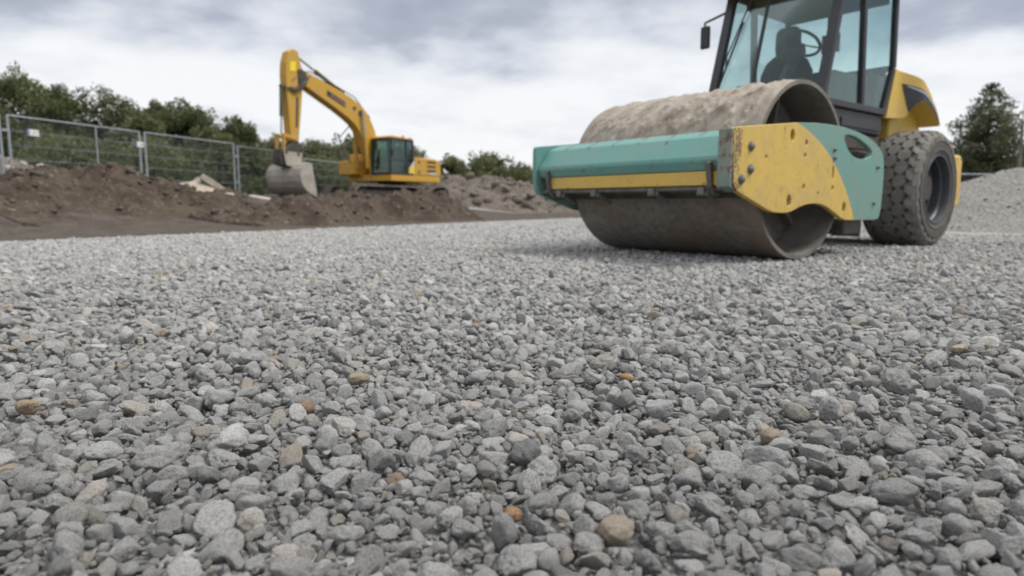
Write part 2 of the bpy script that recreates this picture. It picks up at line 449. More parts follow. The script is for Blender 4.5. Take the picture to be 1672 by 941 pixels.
for k, (x, y, w, asp, hr, rz, cc, lab) in enumerate(standout):
    V, F = stone_shape(900+k, 4, 9, 16, .06, .10)
    V = V*np.array([1, asp, hr])*(w/2)/.93
    me = np_mesh('stone', V, F, stone_mat('standout stone', False, cc))
    # noise in the material is in metres here: scale it through a mapping of the object
    for nd in me.materials[0].node_tree.nodes:
        if nd.type == 'TEX_NOISE': nd.inputs['Scale'].default_value *= 32
    o = bpy.data.objects.new('stone', me); col.objects.link(o)
    o.location = (x, y, w*hr*.34+.002); o.rotation_euler = (rnd.uniform(-.25, .25), rnd.uniform(-.25, .25), R(rz))
    tag(o, lab, 'stone', 'stones that stand out of the gravel')
    STD.append((x, y, w*.47))

# pack one square of gravel that joins up with itself, then lay it out over the yard
TILE = 2.4
def pack():
    cell = .03; n = int(TILE/cell)
    grid = {}
    pts = []
    def near(x, y, rr):
        k = int((rr + big)/cell)+1
        ci, cj = int(x/cell), int(y/cell)
        for i in range(ci-k, ci+k+1):
            for j in range(cj-k, cj+k+1):
                for (a, b, r) in grid.get((i % n, j % n), ()):
                    dx = abs(a-x); dx = min(dx, TILE-dx); dy = abs(b-y); dy = min(dy, TILE-dy)
                    if dx*dx+dy*dy < ((r+rr)*.86)**2: return True
        return False
    big = .033
    for r0, r1, att in ((.024, .031, 130), (.0165, .024, 2700), (.0105, .0165, 12000), (.0062, .0105, 40000), (.0034, .0062, 90000)):
        for _ in range(att):
            x, y = rnd.random()*TILE, rnd.random()*TILE
            # patches of finer material
            if r0 > .015 and noise.noise(Vector((math.cos(x*2*math.pi/TILE)*.9, math.sin(x*2*math.pi/TILE)*.9+math.cos(y*2*math.pi/TILE)*.9, math.sin(y*2*math.pi/TILE)*.9))*1.7) > .33: continue
            r = r0 + (r1-r0)*rnd.random()
            if not near(x, y, r):
                grid.setdefault((int(x/cell) % n, int(y/cell) % n), []).append((x, y, r)); pts.append((x, y, r))
    return np.array(pts)
P = pack()
rs = np.random.default_rng(5)
allp = []
for i in range(-8, 10):
    for j in range(0, 10):
        cx, cy = i*TILE, j*TILE
        if cy > 23: continue
        Q = P.copy()
        k = rs.integers(0, 4)
        a, b = Q[:, 0].copy(), Q[:, 1].copy()
        if k & 1: a = TILE-a
        if k & 2: b = TILE-b
        if rs.random() < .5: a, b = b, a
        Q[:, 0] = a + cx - TILE/2; Q[:, 1] = b + cy
        x, y, r = Q.T
        keep = (np.abs(x) < .82*y+1.3) & (y > .28) & (y < 23)
        dist = np.hypot(x, y)
        keep &= ~((r < .0062) & (dist > 2.5)) & ~((r < .0105) & (dist > 5.5)) & ~((r < .0165) & (dist > 12))
        s = ((x+6.8)*9.35-(y-8.75)*5.5)/10.85
        keep &= s > rs.uniform(.35, .75, len(x))
        keep &= ~((x > 6.9) & (y > 10.2))
        allp.append(Q[keep])
A = np.concatenate(allp)
for (x, y, r) in STD:
    A = A[~(np.hypot(A[:, 0]-x, A[:, 1]-y) < (r*.8+A[:, 2]*.75))]
# keep stones from standing inside the drum and the tyres
yaw = .885; OX, OY = 1.83, 6.455
ca, sa = math.cos(yaw), math.sin(yaw)
lu = (A[:, 0]-OX)*ca - (A[:, 1]-OY)*sa; lv = (A[:, 0]-OX)*sa + (A[:, 1]-OY)*ca
A = A[~((np.abs(lu) < 1.0) & (np.abs(lv) < .13))]
nS = len(A)
r = A[:, 2]
x, y = A[:, 0], A[:, 1]
und = .006*np.sin(x*5.1+np.sin(y*3.3)*1.3)+.006*np.sin(y*6.3+1.1+np.sin(x*4.1))
sc = np.stack([r*rs.uniform(1.0, 1.45, nS), r*rs.uniform(.80, 1.1, nS), r*rs.uniform(.55, .98, nS)], 1)*1.13
zz = -.012 + und + sc[:, 2]*rs.uniform(.0, .62, nS) + np.where(r > .0105, rs.uniform(-.003, .008, nS), rs.uniform(-.002, .008, nS))
lift = (rs.random(nS) < .07) & (r > .008); zz = zz + lift*r*.9
# rolled flatter towards the machine
fl = np.clip((np.hypot(x, y)-3.0)/4.0, 0, 1)
zz = zz*(1-.55*fl) - .004*fl
rotv = np.stack([rs.normal(0, .55, nS), rs.normal(0, .55, nS), rs.uniform(0, 6.283, nS)], 1)
me = bpy.data.meshes.new('gravel')
me.vertices.add(nS); me.vertices.foreach_set('co', np.stack([x, y, zz], 1).astype(np.float32).ravel())
for nm, ty, arr in (('rot', 'FLOAT_VECTOR', rotv), ('scl', 'FLOAT_VECTOR', sc)):
    at = me.attributes.new(nm, ty, 'POINT'); at.data.foreach_set('vector', arr.astype(np.float32).ravel())
at = me.attributes.new('pick', 'INT', 'POINT'); at.data.foreach_set('value', rs.integers(0, NP, nS).astype(np.int32))
gravel = bpy.data.objects.new('gravel', me); col.objects.link(gravel)
tag(gravel, 'loose grey crushed stone covering the yard from the camera to the machines', 'gravel', None, 'stuff')
ng = bpy.data.node_groups.new('gravel stones', 'GeometryNodeTree')
ng.interface.new_socket('Geometry', in_out='INPUT', socket_type='NodeSocketGeometry')
ng.interface.new_socket('Geometry', in_out='OUTPUT', socket_type='NodeSocketGeometry')
N = ng.nodes; Lk = ng.links
gi = N.new('NodeGroupInput'); go = N.new('NodeGroupOutput'); iop = N.new('GeometryNodeInstanceOnPoints')
ci = N.new('GeometryNodeCollectionInfo'); ci.inputs['Collection'].default_value = proto_coll
ci.inputs['Separate Children'].default_value = True; ci.inputs['Reset Children'].default_value = True
def named(nm, ty):
    n = N.new('GeometryNodeInputNamedAttribute'); n.data_type = ty; n.inputs['Name'].default_value = nm
    return [s for s in n.outputs if s.enabled and s.name == 'Attribute'][0]
e2r = N.new('FunctionNodeEulerToRotation')
Lk.new(named('rot', 'FLOAT_VECTOR'), e2r.inputs[0])
Lk.new(gi.outputs[0], iop.inputs['Points']); Lk.new(ci.outputs[0], iop.inputs['Instance'])
iop.inputs['Pick Instance'].default_value = True
Lk.new(named('pick', 'INT'), iop.inputs['Instance Index'])
Lk.new(e2r.outputs[0], iop.inputs['Rotation']); Lk.new(named('scl', 'FLOAT_VECTOR'), iop.inputs['Scale'])
Lk.new(iop.outputs[0], go.inputs[0])
md = gravel.modifiers.new('stones', 'NODES'); md.node_group = ng
print('stones', nS)

# ------------------------------------------------------------------ soil and rubble heaps
def lump_mesh(pts, name, mat, parent, seed0=0):
    VV = []; FF = []; n = 0
    for k, (p, s) in enumerate(pts):
        V, F = SH[k % len(SH)]
        Mx = np.array(Matrix.Rotation(rnd.uniform(0, 6.28), 3, 'Z') @ Matrix.Rotation(rnd.uniform(-.8, .8), 3, 'X'))
        V = (V*np.array([1, rnd.uniform(.6, 1), rnd.uniform(.5, .9)])*s) @ Mx.T + np.array(p)
        VV.append(V); FF.append(F+n); n += len(V)
    o = bpy.data.objects.new(name, np_mesh(name, np.concatenate(VV), np.concatenate(FF), mat, False)); col.objects.link(o)
    o.parent = parent; o['kind'] = 'stuff'
    return o
SH = [stone_shape(500+k, 2, 9, 10, .06) for k in range(10)]

E0 = Vector((-6.8, 8.75)); EV = Vector((5.5, 9.35)).normalized(); EN = Vector((-EV.y, EV.x))
def heap(name, label, cat, mat, x0, x1, y0, y1, step, hfun, amp, freq, lumps, lump_mat, lump_size, seed=0, group=None):
    nxh = int((x1-x0)/step)+1; nyh = int((y1-y0)/step)+1
    H = np.zeros((nyh, nxh)); Z = np.zeros((nyh, nxh))
    for j in range(nyh):
        for i in range(nxh):
            x, y = x0+i*step, y0+j*step
            hh = hfun(x, y)
            if hh > -.3:
                k = max(0, min(1, hh/.35))
                q = Vector((x*freq+seed*7.1, y*freq, seed*3.3))
                hh += amp*(.25+.75*k)*(noise.fractal(q, .75, 2.15, 6) + .55*(1-2*abs(noise.noise(q*2.3+Vector((9, 3, 1))))) - .25)
            H[j, i] = hh; Z[j, i] = gz(x, y)+hh
    V = np.array([(x0+i*step, y0+j*step, Z[j, i]) for j in range(nyh) for i in range(nxh)])
    F = [(j*nxh+i, j*nxh+i+1, (j+1)*nxh+i+1, (j+1)*nxh+i) for j in range(nyh-1) for i in range(nxh-1)
         if max(H[j, i], H[j, i+1], H[j+1, i], H[j+1, i+1]) > -.03]
    used = np.unique(np.array(F)); remap = -np.ones(len(V), int); remap[used] = np.arange(len(used))
    V = V[used]; F = remap[np.array(F)]
    o = bpy.data.objects.new(name, np_mesh(name, V, F, mat, True)); col.objects.link(o)
    tag(o, label, cat, group)
    if lumps:
        top = V[[k for k in range(len(V)) if V[k, 2]-gz(V[k, 0], V[k, 1]) > .03]]
        pts = []
        for _ in range(lumps):
            p = top[rnd.randrange(len(top))]
            s = lump_size*(.35+rnd.random()**3*1.6)
            pts.append(((p[0], p[1], p[2]+s*.2), s))
        lump_mesh(pts, 'clods', lump_mat, o)
    return o

def ridge(table, s0, wf, wb):
    # height along the gravel edge (w) with a ridge s0 behind it
    W_ = [a for a, _ in table]; Hh = [b for _, b in table]
    def f(x, y):
        d = Vector((x, y)) - E0
        w = d.dot(EV); s = d.dot(EN) - s0 + .5*math.sin(w*1.1) + .25*math.sin(w*2.7+1)
        Hm = float(np.interp(w, W_, Hh))
        if Hm < .01: return -1
        q = (-s/wf) if s < 0 else s/wb
        return Hm*(1-q)**1 if q < .25 else (Hm*(.75-(q-.25)*1.02) if q < 1.4 else -1)
    return f
def ridge_table(px, s0):
    out = []
    for X, Yt in px:
        k = (X-836)/FPX
        # point on the line s = s0 : E0 + EV*w + EN*s0 with x/y = k
        b = E0 + EN*s0
        w = (k*b.y - b.x)/(EV.x - k*EV.y)
        p = b + EV*w
        dep = p.y
        zt = CAM_H + (337-Yt)*dep/FPX
        out.append((w, max(0.0, zt - gz(p.x, p.y))))
    return out
TL = ridge_table([(-160,330),(-60,326),(0,319),(28,306),(60,294),(130,287),(200,286),(260,295),(330,309),(380,324),(430,334),(470,345),(500,362)], 6.2)
TC = ridge_table([(380,372),(410,345),(450,334),(490,329),(540,324),(570,323),(600,323),(650,322),(690,321),(720,327),(745,341),(770,358),(785,370)], 3.1)
heap('soil_heap', 'long dark brown soil heap at the left below the mesh fence', 'soil heap', M['soil'], -19, -2.2, 8, 23.5, .055, ridge(TL, 6.2, 1.5, 2.4), .26, 1.7, 700, M['soil_light'], .055, 1)
heap('soil_heap', 'low brown soil heap in the middle, directly in front of the excavator', 'soil heap', M['soil'], -9, 1.0, 12, 23, .055, ridge(TC, 3.1, 1.25, 2.6), .22, 1.8, 500, M['soil_light'], .055, 2)
def rub(x, y):
    q = ((x+1.9)/7.5)**2 + ((y-42)/5.5)**2
    b = 2.2*math.exp(-((x+1.0)/2.6)**2) + 1.75*math.exp(-((x-4.0)/3.4)**2) + 1.5*math.exp(-((x+4.2)/2.2)**2)
    k = max(0, 1-abs(y-42)/4.2)
    return min(1.95, b)*k**.8 - .12 - max(0, (abs(x)-6.5))*.3
heap('rubble_heap', 'grey brown rubble heap far behind, between excavator and road roller', 'rubble heap', M['rubble'], -8, 9, 37, 47, .12, rub, .34, .8, 420, M['rubble'], .22, 3)
def gh(x, y):
    d = math.hypot((x-12.0)/1.0, (y-14.6)/1.0)
    return 1.62 - .36*d if d > 1.1 else 1.62-.36*1.1 + (1.1-d)*.12
heap('rubble_heap', 'small pale rubble heap behind the mesh fence beside its first pair of posts', 'rubble heap', M['rubble'], -19, -13, 18.5, 24, .08, lambda x, y: 1.15-.62*math.hypot((x+15.9)/1.1, (y-21)/1.0), .22, 1.4, 120, M['concrete'], .10, 6)
heap('gravel_heap', 'smooth grey gravel heap at the right edge behind the road roller', 'gravel heap', M['heap_gravel'], 7.2, 17.5, 9.4, 20, .09, lambda x, y: gh(x, y), .05, 1.6, 1500, M['heap_gravel'], .022, 4)
def gl(x, y):
    return .95 - .42*math.hypot((x-5.9)/1.5, (y-15.4)/1.1)
heap('gravel_heap', 'low pale gravel heap seen under the road roller between drum and tyre', 'gravel heap', M['heap_gravel'], 2.4, 9, 13.0, 18, .08, gl, .10, 1.3, 300, M['heap_gravel'], .06, 5)

# broken concrete slabs on the soil
def slab(x, y, zc, w, d, h, rot, label, seed):
    rr = random.Random(seed)
    poly = [(-w/2, -d/2*rr.uniform(.7, 1)), (-w*.1, -d/2), (w/2*rr.uniform(.8, 1), -d/2*rr.uniform(.6, 1)), (w/2, d*.1), (w*.35, d/2), (-w*.2, d/2*rr.uniform(.8, 1)), (-w/2, d*.3)]
    m = MB().prism(poly, -h/2, h/2, 'z')
    o = m.build('concrete_slab', M['concrete'], None, .02, 2)
    o.location = (x, y, zc); o.rotation_euler = tuple(R(a) for a in rot)
    tag(o, label, 'concrete slab', 'broken concrete on the soil')
def at_px(X, Y, dep):   # a point at a known distance from the camera
    return ((X-836)/FPX*dep, dep, CAM_H+(337-Y)*dep/FPX)
for k, (X, Y, dep, w, d, h, rot, lab) in enumerate([
    (327, 306, 19.2, .55, .8, .14, (10, -48, 30), 'buff concrete slab standing on edge, peak of the broken concrete pile'),
    (332, 313, 18.8, .8, .5, .15, (20, 22, -15), 'buff concrete slab lying below the upright slab, tilted left'),
    (362, 311, 19.2, 1.05, .55, .17, (-12, 36, 10), 'longest buff concrete slab sloping down to the right of the upright slab'),
    (366, 323, 18.6, .75, .5, .2, (8, 8, 30), 'blocky buff concrete lump at the foot of the broken concrete pile'),
    (303, 310, 19.0, .6, .45, .13, (5, -20, -30), 'small flat buff concrete slab left of the broken concrete pile'),
    (432, 331, 18.4, .7, .5, .2, (5, 10, 10), 'pale flat concrete lump alone below the excavator bucket')]):
    p = at_px(X, Y, dep); slab(*p, w, d, h, rot, lab, 40+k)

# ------------------------------------------------------------------ mesh fence
FA = Vector((-13.3, 17.7)); FB = Vector((-10.7, 26.3)); FD = (FB-FA).normalized()
PW = 4.42
def fence_panel(p0, p1, label, mid=None, h=2.0, z0=None):
    d = (p1-p0); Lw = d.length; ang = math.atan2(d.y, d.x)
    z = (gz(p0.x, p0.y)+gz(p1.x, p1.y))/2 - .03 if z0 is None else z0
    root = empty('mesh_fence', (p0.x, p0.y, z), ang)
    tag(root, label, 'fence', 'galvanised mesh fence panels')
    fr = MB()
    fr.tube([(0.06, 0, 0), (0.06, 0, h)], .032, 10); fr.tube([(Lw-.06, 0, 0), (Lw-.06, 0, h)], .032, 10)
    fr.tube([(0.06, 0, h-.02), (Lw-.06, 0, h-.02)], .022, 10); fr.tube([(0.06, 0, .1), (Lw-.06, 0, .1)], .02, 10)
    if mid: fr.tube([(Lw*mid, 0, .1), (Lw*mid, 0, h)], .022, 10)
    fr.build('frame', M['galv'], root)
    ms = MB()
    n = int(Lw/.085)
    for i in range(1, n):
        x = .06+(Lw-.12)*i/n; ms.box((x-.0014, -.0014, .1), (x+.0014, .0014, h-.03))
    for k in range(1, 5):
        zz = .1+(h-.13)*k/5
        for e in (-.014, .014): ms.box((.06, .003, zz+e-.0026), (Lw-.06, .009, zz+e+.0026))
    ms.build('wire_mesh', M['galv'], root)
    return root, z
nodes = [FA + FD*(PW*k) for k in range(-1, 6)]
plab = ['galvanised mesh fence panel cut off by the left edge of the picture',
        'galvanised mesh fence panel with a middle post, first full one from the left',
        'galvanised mesh fence panel right of the middle post panel, behind the concrete slabs',
        'galvanised mesh fence panel behind the excavator bucket',
        'galvanised mesh fence panel behind the excavator boom, below its bend',
        'farthest left fence panel, behind the excavator body and mostly hidden by it']
fences = []
for k in range(6):
    root, z = fence_panel(nodes[k]+FD*.05, nodes[k+1]-FD*.05, plab[k], .62 if k == 1 else None); fences.append(root)
for k, n_ in enumerate(nodes[:6]):
    z = gz(n_.x, n_.y)-.07
    if k == 0: continue
    m = MB().prism([(-.36, 0), (.36, 0), (.33, .14), (-.33, .14)], -.12, .12, 'y')
    o = m.build('concrete_block', M['foot'], None, .015)
    o.location = (n_.x, n_.y, z-.01); o.rotation_euler = (0, 0, math.atan2(FD.y, FD.x)+R(90))
    tag(o, ['concrete block foot of the fence outside the left edge of the picture', 'concrete block foot of the fence under the first pair of fence posts from the left', 'concrete block foot of the fence under the posts right of the middle post panel',
            'concrete block foot of the fence under the posts just left of the excavator bucket', 'concrete block foot of the fence behind the excavator bucket', 'concrete block foot of the fence behind the excavator'][k], 'concrete block', 'concrete blocks carrying the fence')
    if k:
        for zc_ in (.55, 1.55):
            c = MB(); c.box((-.12, -.035, zc_), (.02, .035, zc_+.07)); c.tube([(-.05, -.07, zc_+.035), (-.05, .05, zc_+.035)], .012, 8)
            c.build('clamp', M['galv'], fences[k], .004)
# small weathered notices hung on the fence
t = NT('notice plate print')
oc = t.sep()
band = t.math('LESS_THAN', oc[0], -.10)
tx = t.math('MULTIPLY', t.math('GREATER_THAN', t.noise(26, 2, .5, t.mapping((1, 1, .35))), .55), t.math('LESS_THAN', t.math('ABSOLUTE', oc[2]), .045))
c = t.mix(t.math('MULTIPLY', tx, .55), (.62, .62, .63), (.35, .12, .10))
M['notice'] = t.set(t.mix(band, c, (.12, .16, .36)), .5)
for (pos, zz, lab) in ((PW*.17, 1.56, 'white notice plate near the top of the middle post panel'), (PW*.97, 1.55, 'white notice plate beside the posts right of the middle post panel'), (-.55, 1.56, 'white notice plate at the left edge of the picture on the fence')):
    q = FA+FD*pos; z = gz(q.x, q.y)
    m = MB(); m.box((-.17, -.004, -.085), (.17, .004, .085))
    o = m.build('notice_plate', M['notice'], None, .003); o.location = (q.x+.028, q.y-.012, z+zz); o.rotation_euler = (0, 0, math.atan2(FD.y, FD.x))
    tag(o, lab, 'notice', 'notices on the mesh fence')
    for e_ in (-.12, .12):
        cl = MB(); cl.tube([(e_, .004, .07), (e_, .03, .07)], .006, 6); cl.build('cable_tie', M['black_frame'], o)
fence_panel(Vector((16.2, 25)), Vector((20.6, 25.6)), 'mesh fence panel at the right behind the gravel heap, below the pine', None, 1.6, .02)

# ------------------------------------------------------------------ trees
def leaves(centers, nleaf, size, seed, mat, name, parent, flat=.0):
    rs = np.random.default_rng(seed)
    C_ = np.array([c[:3] for c in centers]); Rr = np.array([c[3] for c in centers]); sq = np.array([c[4] if len(c) > 4 else .75 for c in centers])
    w = Rr**2; idx = rs.choice(len(C_), nleaf, p=w/w.sum())
    d = rs.normal(size=(nleaf, 3)); d /= np.linalg.norm(d, axis=1)[:, None]
    rad = Rr[idx]*(rs.uniform(.25, 1.0, nleaf)**.5)*rs.uniform(.85, 1.18, nleaf)
    off = d*rad[:, None]; off[:, 2] *= sq[idx]
    p = C_[idx]+off
    a = rs.normal(size=(nleaf, 3)); a[:, 2] *= (1-flat); a /= np.linalg.norm(a, axis=1)[:, None]
    b = rs.normal(size=(nleaf, 3)); b -= a*np.sum(a*b, 1)[:, None]; b /= np.linalg.norm(b, axis=1)[:, None]
    s = size*rs.uniform(.6, 1.4, nleaf)[:, None]
    V = np.stack([p-a*s, p-b*s*.45, p+a*s, p+b*s*.45], 1).reshape(-1, 3)
    F = np.arange(nleaf*4).reshape(-1, 4)
    me = np_mesh(name, V, F, mat, False)
    ct = rs.uniform(0, .55, len(C_))
    tone = np.clip(ct[idx] + rs.uniform(-.15, .45, nleaf), 0, 1)
    at = me.attributes.new('tone', 'FLOAT', 'FACE'); at.data.foreach_set('value', tone.astype(np.float32))
    o = bpy.data.objects.new(name, me); col.objects.link(o); o.parent = parent
    return o
def broadleaf(X, Ytop, halfw, dep, label, mat, seed, nleaf=5200, leaf=.15, spiky=0):
    rr = random.Random(seed)
    k = (X-836)/FPX; x = k*dep; zg = gz(x, dep)
    ztop = CAM_H+(337-Ytop)*dep/FPX; Hh = ztop-zg; rad = 1.28*halfw*dep/FPX
    root = empty('tree', (x, dep, zg)); tag(root, label, 'tree', 'trees along the edge of the site')
    tr = MB(); tp = Hh*.8
    tr.tube([(0, 0, -.1), (rr.uniform(-.1, .1), 0, Hh*.3), (rr.uniform(-.2, .2), rr.uniform(-.2, .2), tp)], [.05+Hh*.018, .04+Hh*.012, .03], 8)
    cs = []
    for i in range(52):
        u = rr.random(); zc = Hh*(.03+.84*u)
        prof = math.sqrt(max(0.05, 1-((u-.30)/.74)**2))
        a = rr.uniform(0, 6.28); q = rad*.80*prof*math.sqrt(rr.random())
        c = (q*math.cos(a), q*math.sin(a), zc, rad*rr.uniform(.24, .46)*(1.0 if u < .8 else .7), rr.uniform(.7, 1.1))
        cs.append(c)
        if i % 5 == 0: tr.tube([(0, 0, zc*.6), (c[0]*.5, c[1]*.5, zc*.85), (c[0], c[1], zc)], [.05, .035, .015], 6)
    cs.append((0, 0, Hh*.93, rad*.2, 1.0)); cs.append((rad*.15, 0, Hh*.82, rad*.34, .9))
    for i in range(spiky):
        a = rr.uniform(0, 6.28); q = rad*.7*rr.random(); cs.append((q*math.cos(a), q*math.sin(a), Hh*rr.uniform(.78, .97), rad*.14, 1.7))
    tr.build('trunk', M['bark'], root)
    leaves(cs, nleaf, leaf, seed, mat, 'crown', root)
    return root
TR = [
 (-45,128,75,36,'leaf_dark','dark bushy tree cut off by the left edge behind the fence'),
 (50,127,72,37,'leaf_dark','tall dark bushy tree, the highest at the left of the picture'),
 (118,146,55,40,'leaf_dark','dark green tree just right of the highest left tree'),
 (192,157,62,41,'leaf_olive','broad round olive tree behind the middle post of the fence'),
 (243,190,42,38,'leaf_olive','low olive bush in the dip between two round trees on the left'),
 (268,168,34,43,'leaf_olive','narrow upright olive tree with a pointed top, left of a round one'),
 (312,172,52,42,'leaf_dark','rounded dark tree right of the narrow pointed olive tree'),
 (352,215,34,39,'leaf_olive','small dark bush in the gap left of the excavator bucket'),
 (397,202,44,40,'leaf_dark','bushy green tree left of the excavator stick'),
 (455,232,40,44,'leaf_grey','pale grey green tree behind the excavator stick'),
 (512,238,50,46,'leaf_grey','wide grey green tree framed under the excavator boom'),
 (575,232,46,52,'leaf_dark','dark low tree right under the bend of the excavator boom'),
 (655,245,55,56,'leaf_olive','olive tree mostly hidden by the excavator cab'),
 (738,262,36,56,'leaf_olive','small round tree just right of the excavator tail'),
 (800,256,42,58,'leaf_olive','round bush tree standing alone over the middle of the rubble heap'),
 (850,273,36,60,'leaf_olive','low round bush right end of the rubble heap skyline'),
 (905,285,36,62,'leaf_grey','low grey bush on the skyline behind the left end of the roller'),
 (1668,246,34,48,'leaf_grey','grey green bush at the right edge beyond the pole')]
for k, (X, Yt, hw, dep, mt, lab) in enumerate(TR):
    broadleaf(X, Yt, hw, dep, lab, M[mt], 60+k, 22000 if k < 9 else 14000, .105 if dep < 45 else .14, 6 if mt == 'leaf_dark' else 3)
# undergrowth behind the fence
hed = []
for i in range(150):
    k = rnd.uniform(-90, 640); dep = rnd.uniform(33, 40) + max(0, k-300)*.03
    x = (k-836)/FPX*dep; hed.append((x, dep, gz(x, dep)+rnd.uniform(.2, 2.0), rnd.uniform(.8, 1.6), .9))
hob = leaves(hed, 60000, .13, 5, M['leaf_dark'], 'undergrowth', None)
tag(hob, 'dark tangled undergrowth behind the mesh fence below the trees', 'undergrowth', None, 'stuff')
# pine
def pine(X, Ytop, halfw, dep, label, seed):
    rr = random.Random(seed); x = (X-836)/FPX*dep
    Hh = CAM_H+(337-Ytop)*dep/FPX; rad = halfw*dep/FPX
    root = empty('pine_tree', (x, dep, 0)); tag(root, label, 'pine')
    tr = MB(); tr.tube([(0, 0, -.1), (.05, 0, Hh*.5), (0, 0, Hh*.97)], [.2, .12, .03], 10)
    cs = []
    lev = 17
    for i in range(lev):
        u = i/(lev-1); zc = Hh*(.16+.81*u)
        rr_ = rad*(min(1.0, .55+1.1*u) if u < .4 else 1.0)*(1.03-u)**.62
        nb = 9 if u < .75 else 5
        a0 = rr.uniform(0, 6.28)
        for j in range(nb):
            a = a0+6.283*j/nb+rr.uniform(-.3, .3); q = rr_*rr.uniform(.65, 1.12)
            tip = (q*math.cos(a), q*math.sin(a), zc+q*.12)
            tr.tube([(0, 0, zc-.1), tip], [.03, .01], 5)
            for s in (.4, .68, .95): cs.append((tip[0]*s, tip[1]*s, zc+q*s*.14+rr.uniform(-.08, .08), .20+rad*.15*(1.1-u), .75))
    tr.build('trunk', M['bark'], root)
    leaves(cs, 22000, .10, seed, M['needle'], 'crown', root)
pine(1597, 146, 80, 42, 'dark pine with a domed top at the right of the road roller', 9)
# pole
dep = 40; x = (1651-836)/FPX*dep; hp = CAM_H+(337-172)*dep/FPX
root = empty('utility_pole', (x, dep, 0)); tag(root, 'thin grey wooden utility pole right of the pine', 'pole')
MB().tube([(0, 0, -.1), (0, 0, 2.6), (0, 0, hp*.82)], [.13, .12, .09], 10).build('pole', M['wood'], root)
m = MB(); m.tube([(0, 0, hp*.80), (0, 0, hp)], [.03, .015], 6); m.bar((-.35, 0, hp*.62), (.2, 0, hp*.70), .05, .05); m.build('arm', M['wood'], root)

# ------------------------------------------------------------------ road roller (local x = along the axle towards the near side, y = backwards)
RR = empty('road_roller', (OX, OY, 0), -yaw)
tag(RR, 'yellow and teal road roller with a muddy smooth steel drum and rear tyres', 'road roller')
RD = .75; ZD = .752
# drum
na, nu = 320, 220
V = []; HW = 1.0
for i in range(nu+1):
    u = -HW+2*HW*i/nu
    for j in range(na):
        a = 2*math.pi*j/na; cy, cz = math.cos(a), math.sin(a)
        topm = sst(-.05, .55, cz)
        edge = sst(0, .10, HW-abs(u)-.03)
        q = Vector((u*7.5+a*1.2, a*3.6, 3))
        ns = noise.fractal(q, .62, 2.2, 7)*.9
        crust = max(0, ns+.04)*.034*topm*edge + .004*noise.noise(Vector((u*9, cy*6, cz*6)))*edge
        r_ = RD + max(crust, -.002)
        if HW-abs(u) < .012: r_ -= .006
        V.append((u, r_*cy, ZD+r_*cz))
F = [(i*na+j, i*na+(j+1) % na, (i+1)*na+(j+1) % na, (i+1)*na+j) for i in range(nu) for j in range(na)]
drum = bpy.data.objects.new('drum', np_mesh('drum', V, F, M['drum'])); col.objects.link(drum); drum.parent = RR
m = MB()
for s in (-1, 1):
    m.lathe([(s*HW, RD-.002), (s*HW, RD-.036), (s*(HW-.02), RD-.042), (s*.60, RD-.05), (s*.58, RD-.10), (s*.56, .30), (s*.62, .29), (s*.62, .0001)], 96, (0, 0, ZD))
m.build('drum_rim', M['drum_in'], drum, auto=40)
for s in (-1, 1):
    m = MB(); m.lathe([(s*.62, .26), (s*.80, .25), (s*.80, .17), (s*1.02, .16), (s*1.02, .0001)], 40, (0, 0, ZD))
    for k in range(8):
        a = k*math.pi/4; m.tube([(s*.80, .21*math.cos(a), ZD+.21*math.sin(a)), (s*.83, .21*math.cos(a), ZD+.21*math.sin(a))], .018, 6)
    m.build('drum_hub', M['chassis'], drum, auto=40)
    for k in range(6):
        m = MB(); a = k*math.pi/3+.3; c_, s_ = math.cos(a), math.sin(a)
        m.bar((s*.60, .28*c_, ZD+.28*s_), (s*.60, .68*c_, ZD+.68*s_), .03, .14, (1, 0, 0)); m.build('drum_rib', M['drum_in'], drum)
# side plates
OUT = [(-1.18,1.026),(-.695,1.079),(-.328,1.119),(-.01,1.14),(.25,1.146),(.478,1.142),(.72,1.124),(.923,1.098),(1.07,1.068),(1.188,1.029),(1.28,.985),(1.335,.942),(1.366,.87),(1.379,.727),(1.374,.58),(1.361,.435),(1.336,.353),(1.30,.33),(1.227,.322),(.775,.326),(.605,.331),(.52,.355),(.417,.394),(.253,.45),(.15,.471),(.039,.478),(-.05,.475),(-.132,.465),(-.22,.447),(-.294,.427),(-.355,.411),(-.413,.404),(-.50,.402),(-.582,.407),(-.65,.415),(-.709,.429),(-1.14,.566),(-1.176,.596),(-1.20,.66),(-1.208,.746),(-1.207,.90),(-1.205,.985),(-1.198,1.012)]
HOLE = smooth_poly([(.505,1.057),(.53,1.078),(.617,1.084),(.788,1.065),(1.048,.99),(1.085,.955),(1.07,.915),(.956,.880),(.745,.886),(.62,.93),(.52,1.02)], 2)
BH = [((-.384,1.018),.034,1.35),((-.155,.972),.020,1.1),((-.169,.87),.017,1.1),((-.391,.501),.034,1.35),((.579,.445),.034,1.35),((-.163,.617),.018,1.1),((.341,.614),.018,1.1),((-.763,.832),.014,1.0),((.082,.567),.012,1.0)]
slot = [(.320,.70),(.350,.70),(.350,.80),(.320,.80)]
PLm = Matrix(((0,0,1,1.05),(1,0,0,0),(0,1,0,0),(0,0,0,1)))
plate = curve_plate('side_plate', OUT, [HOLE[::-1]] + [circ(c, r, 18, sy)[::-1] for c, r, sy in BH] + [slot[::-1]], .05, .006, Matrix(((0,0,1,1.075),(1,0,0,0),(0,1,0,0),(0,0,0,1))), M['plate'], RR)
plate['label'] = 'chipped yellow and teal side plate with bolt holes and a hand hole'
PL2 = curve_plate('side_plate', OUT, [HOLE[::-1]], .05, .006, Matrix(((0,0,1,-1.075),(1,0,0,0),(0,1,0,0),(0,0,0,1))), M['teal'], RR)
PL2['label'] = 'teal side plate on the far end of the drum'
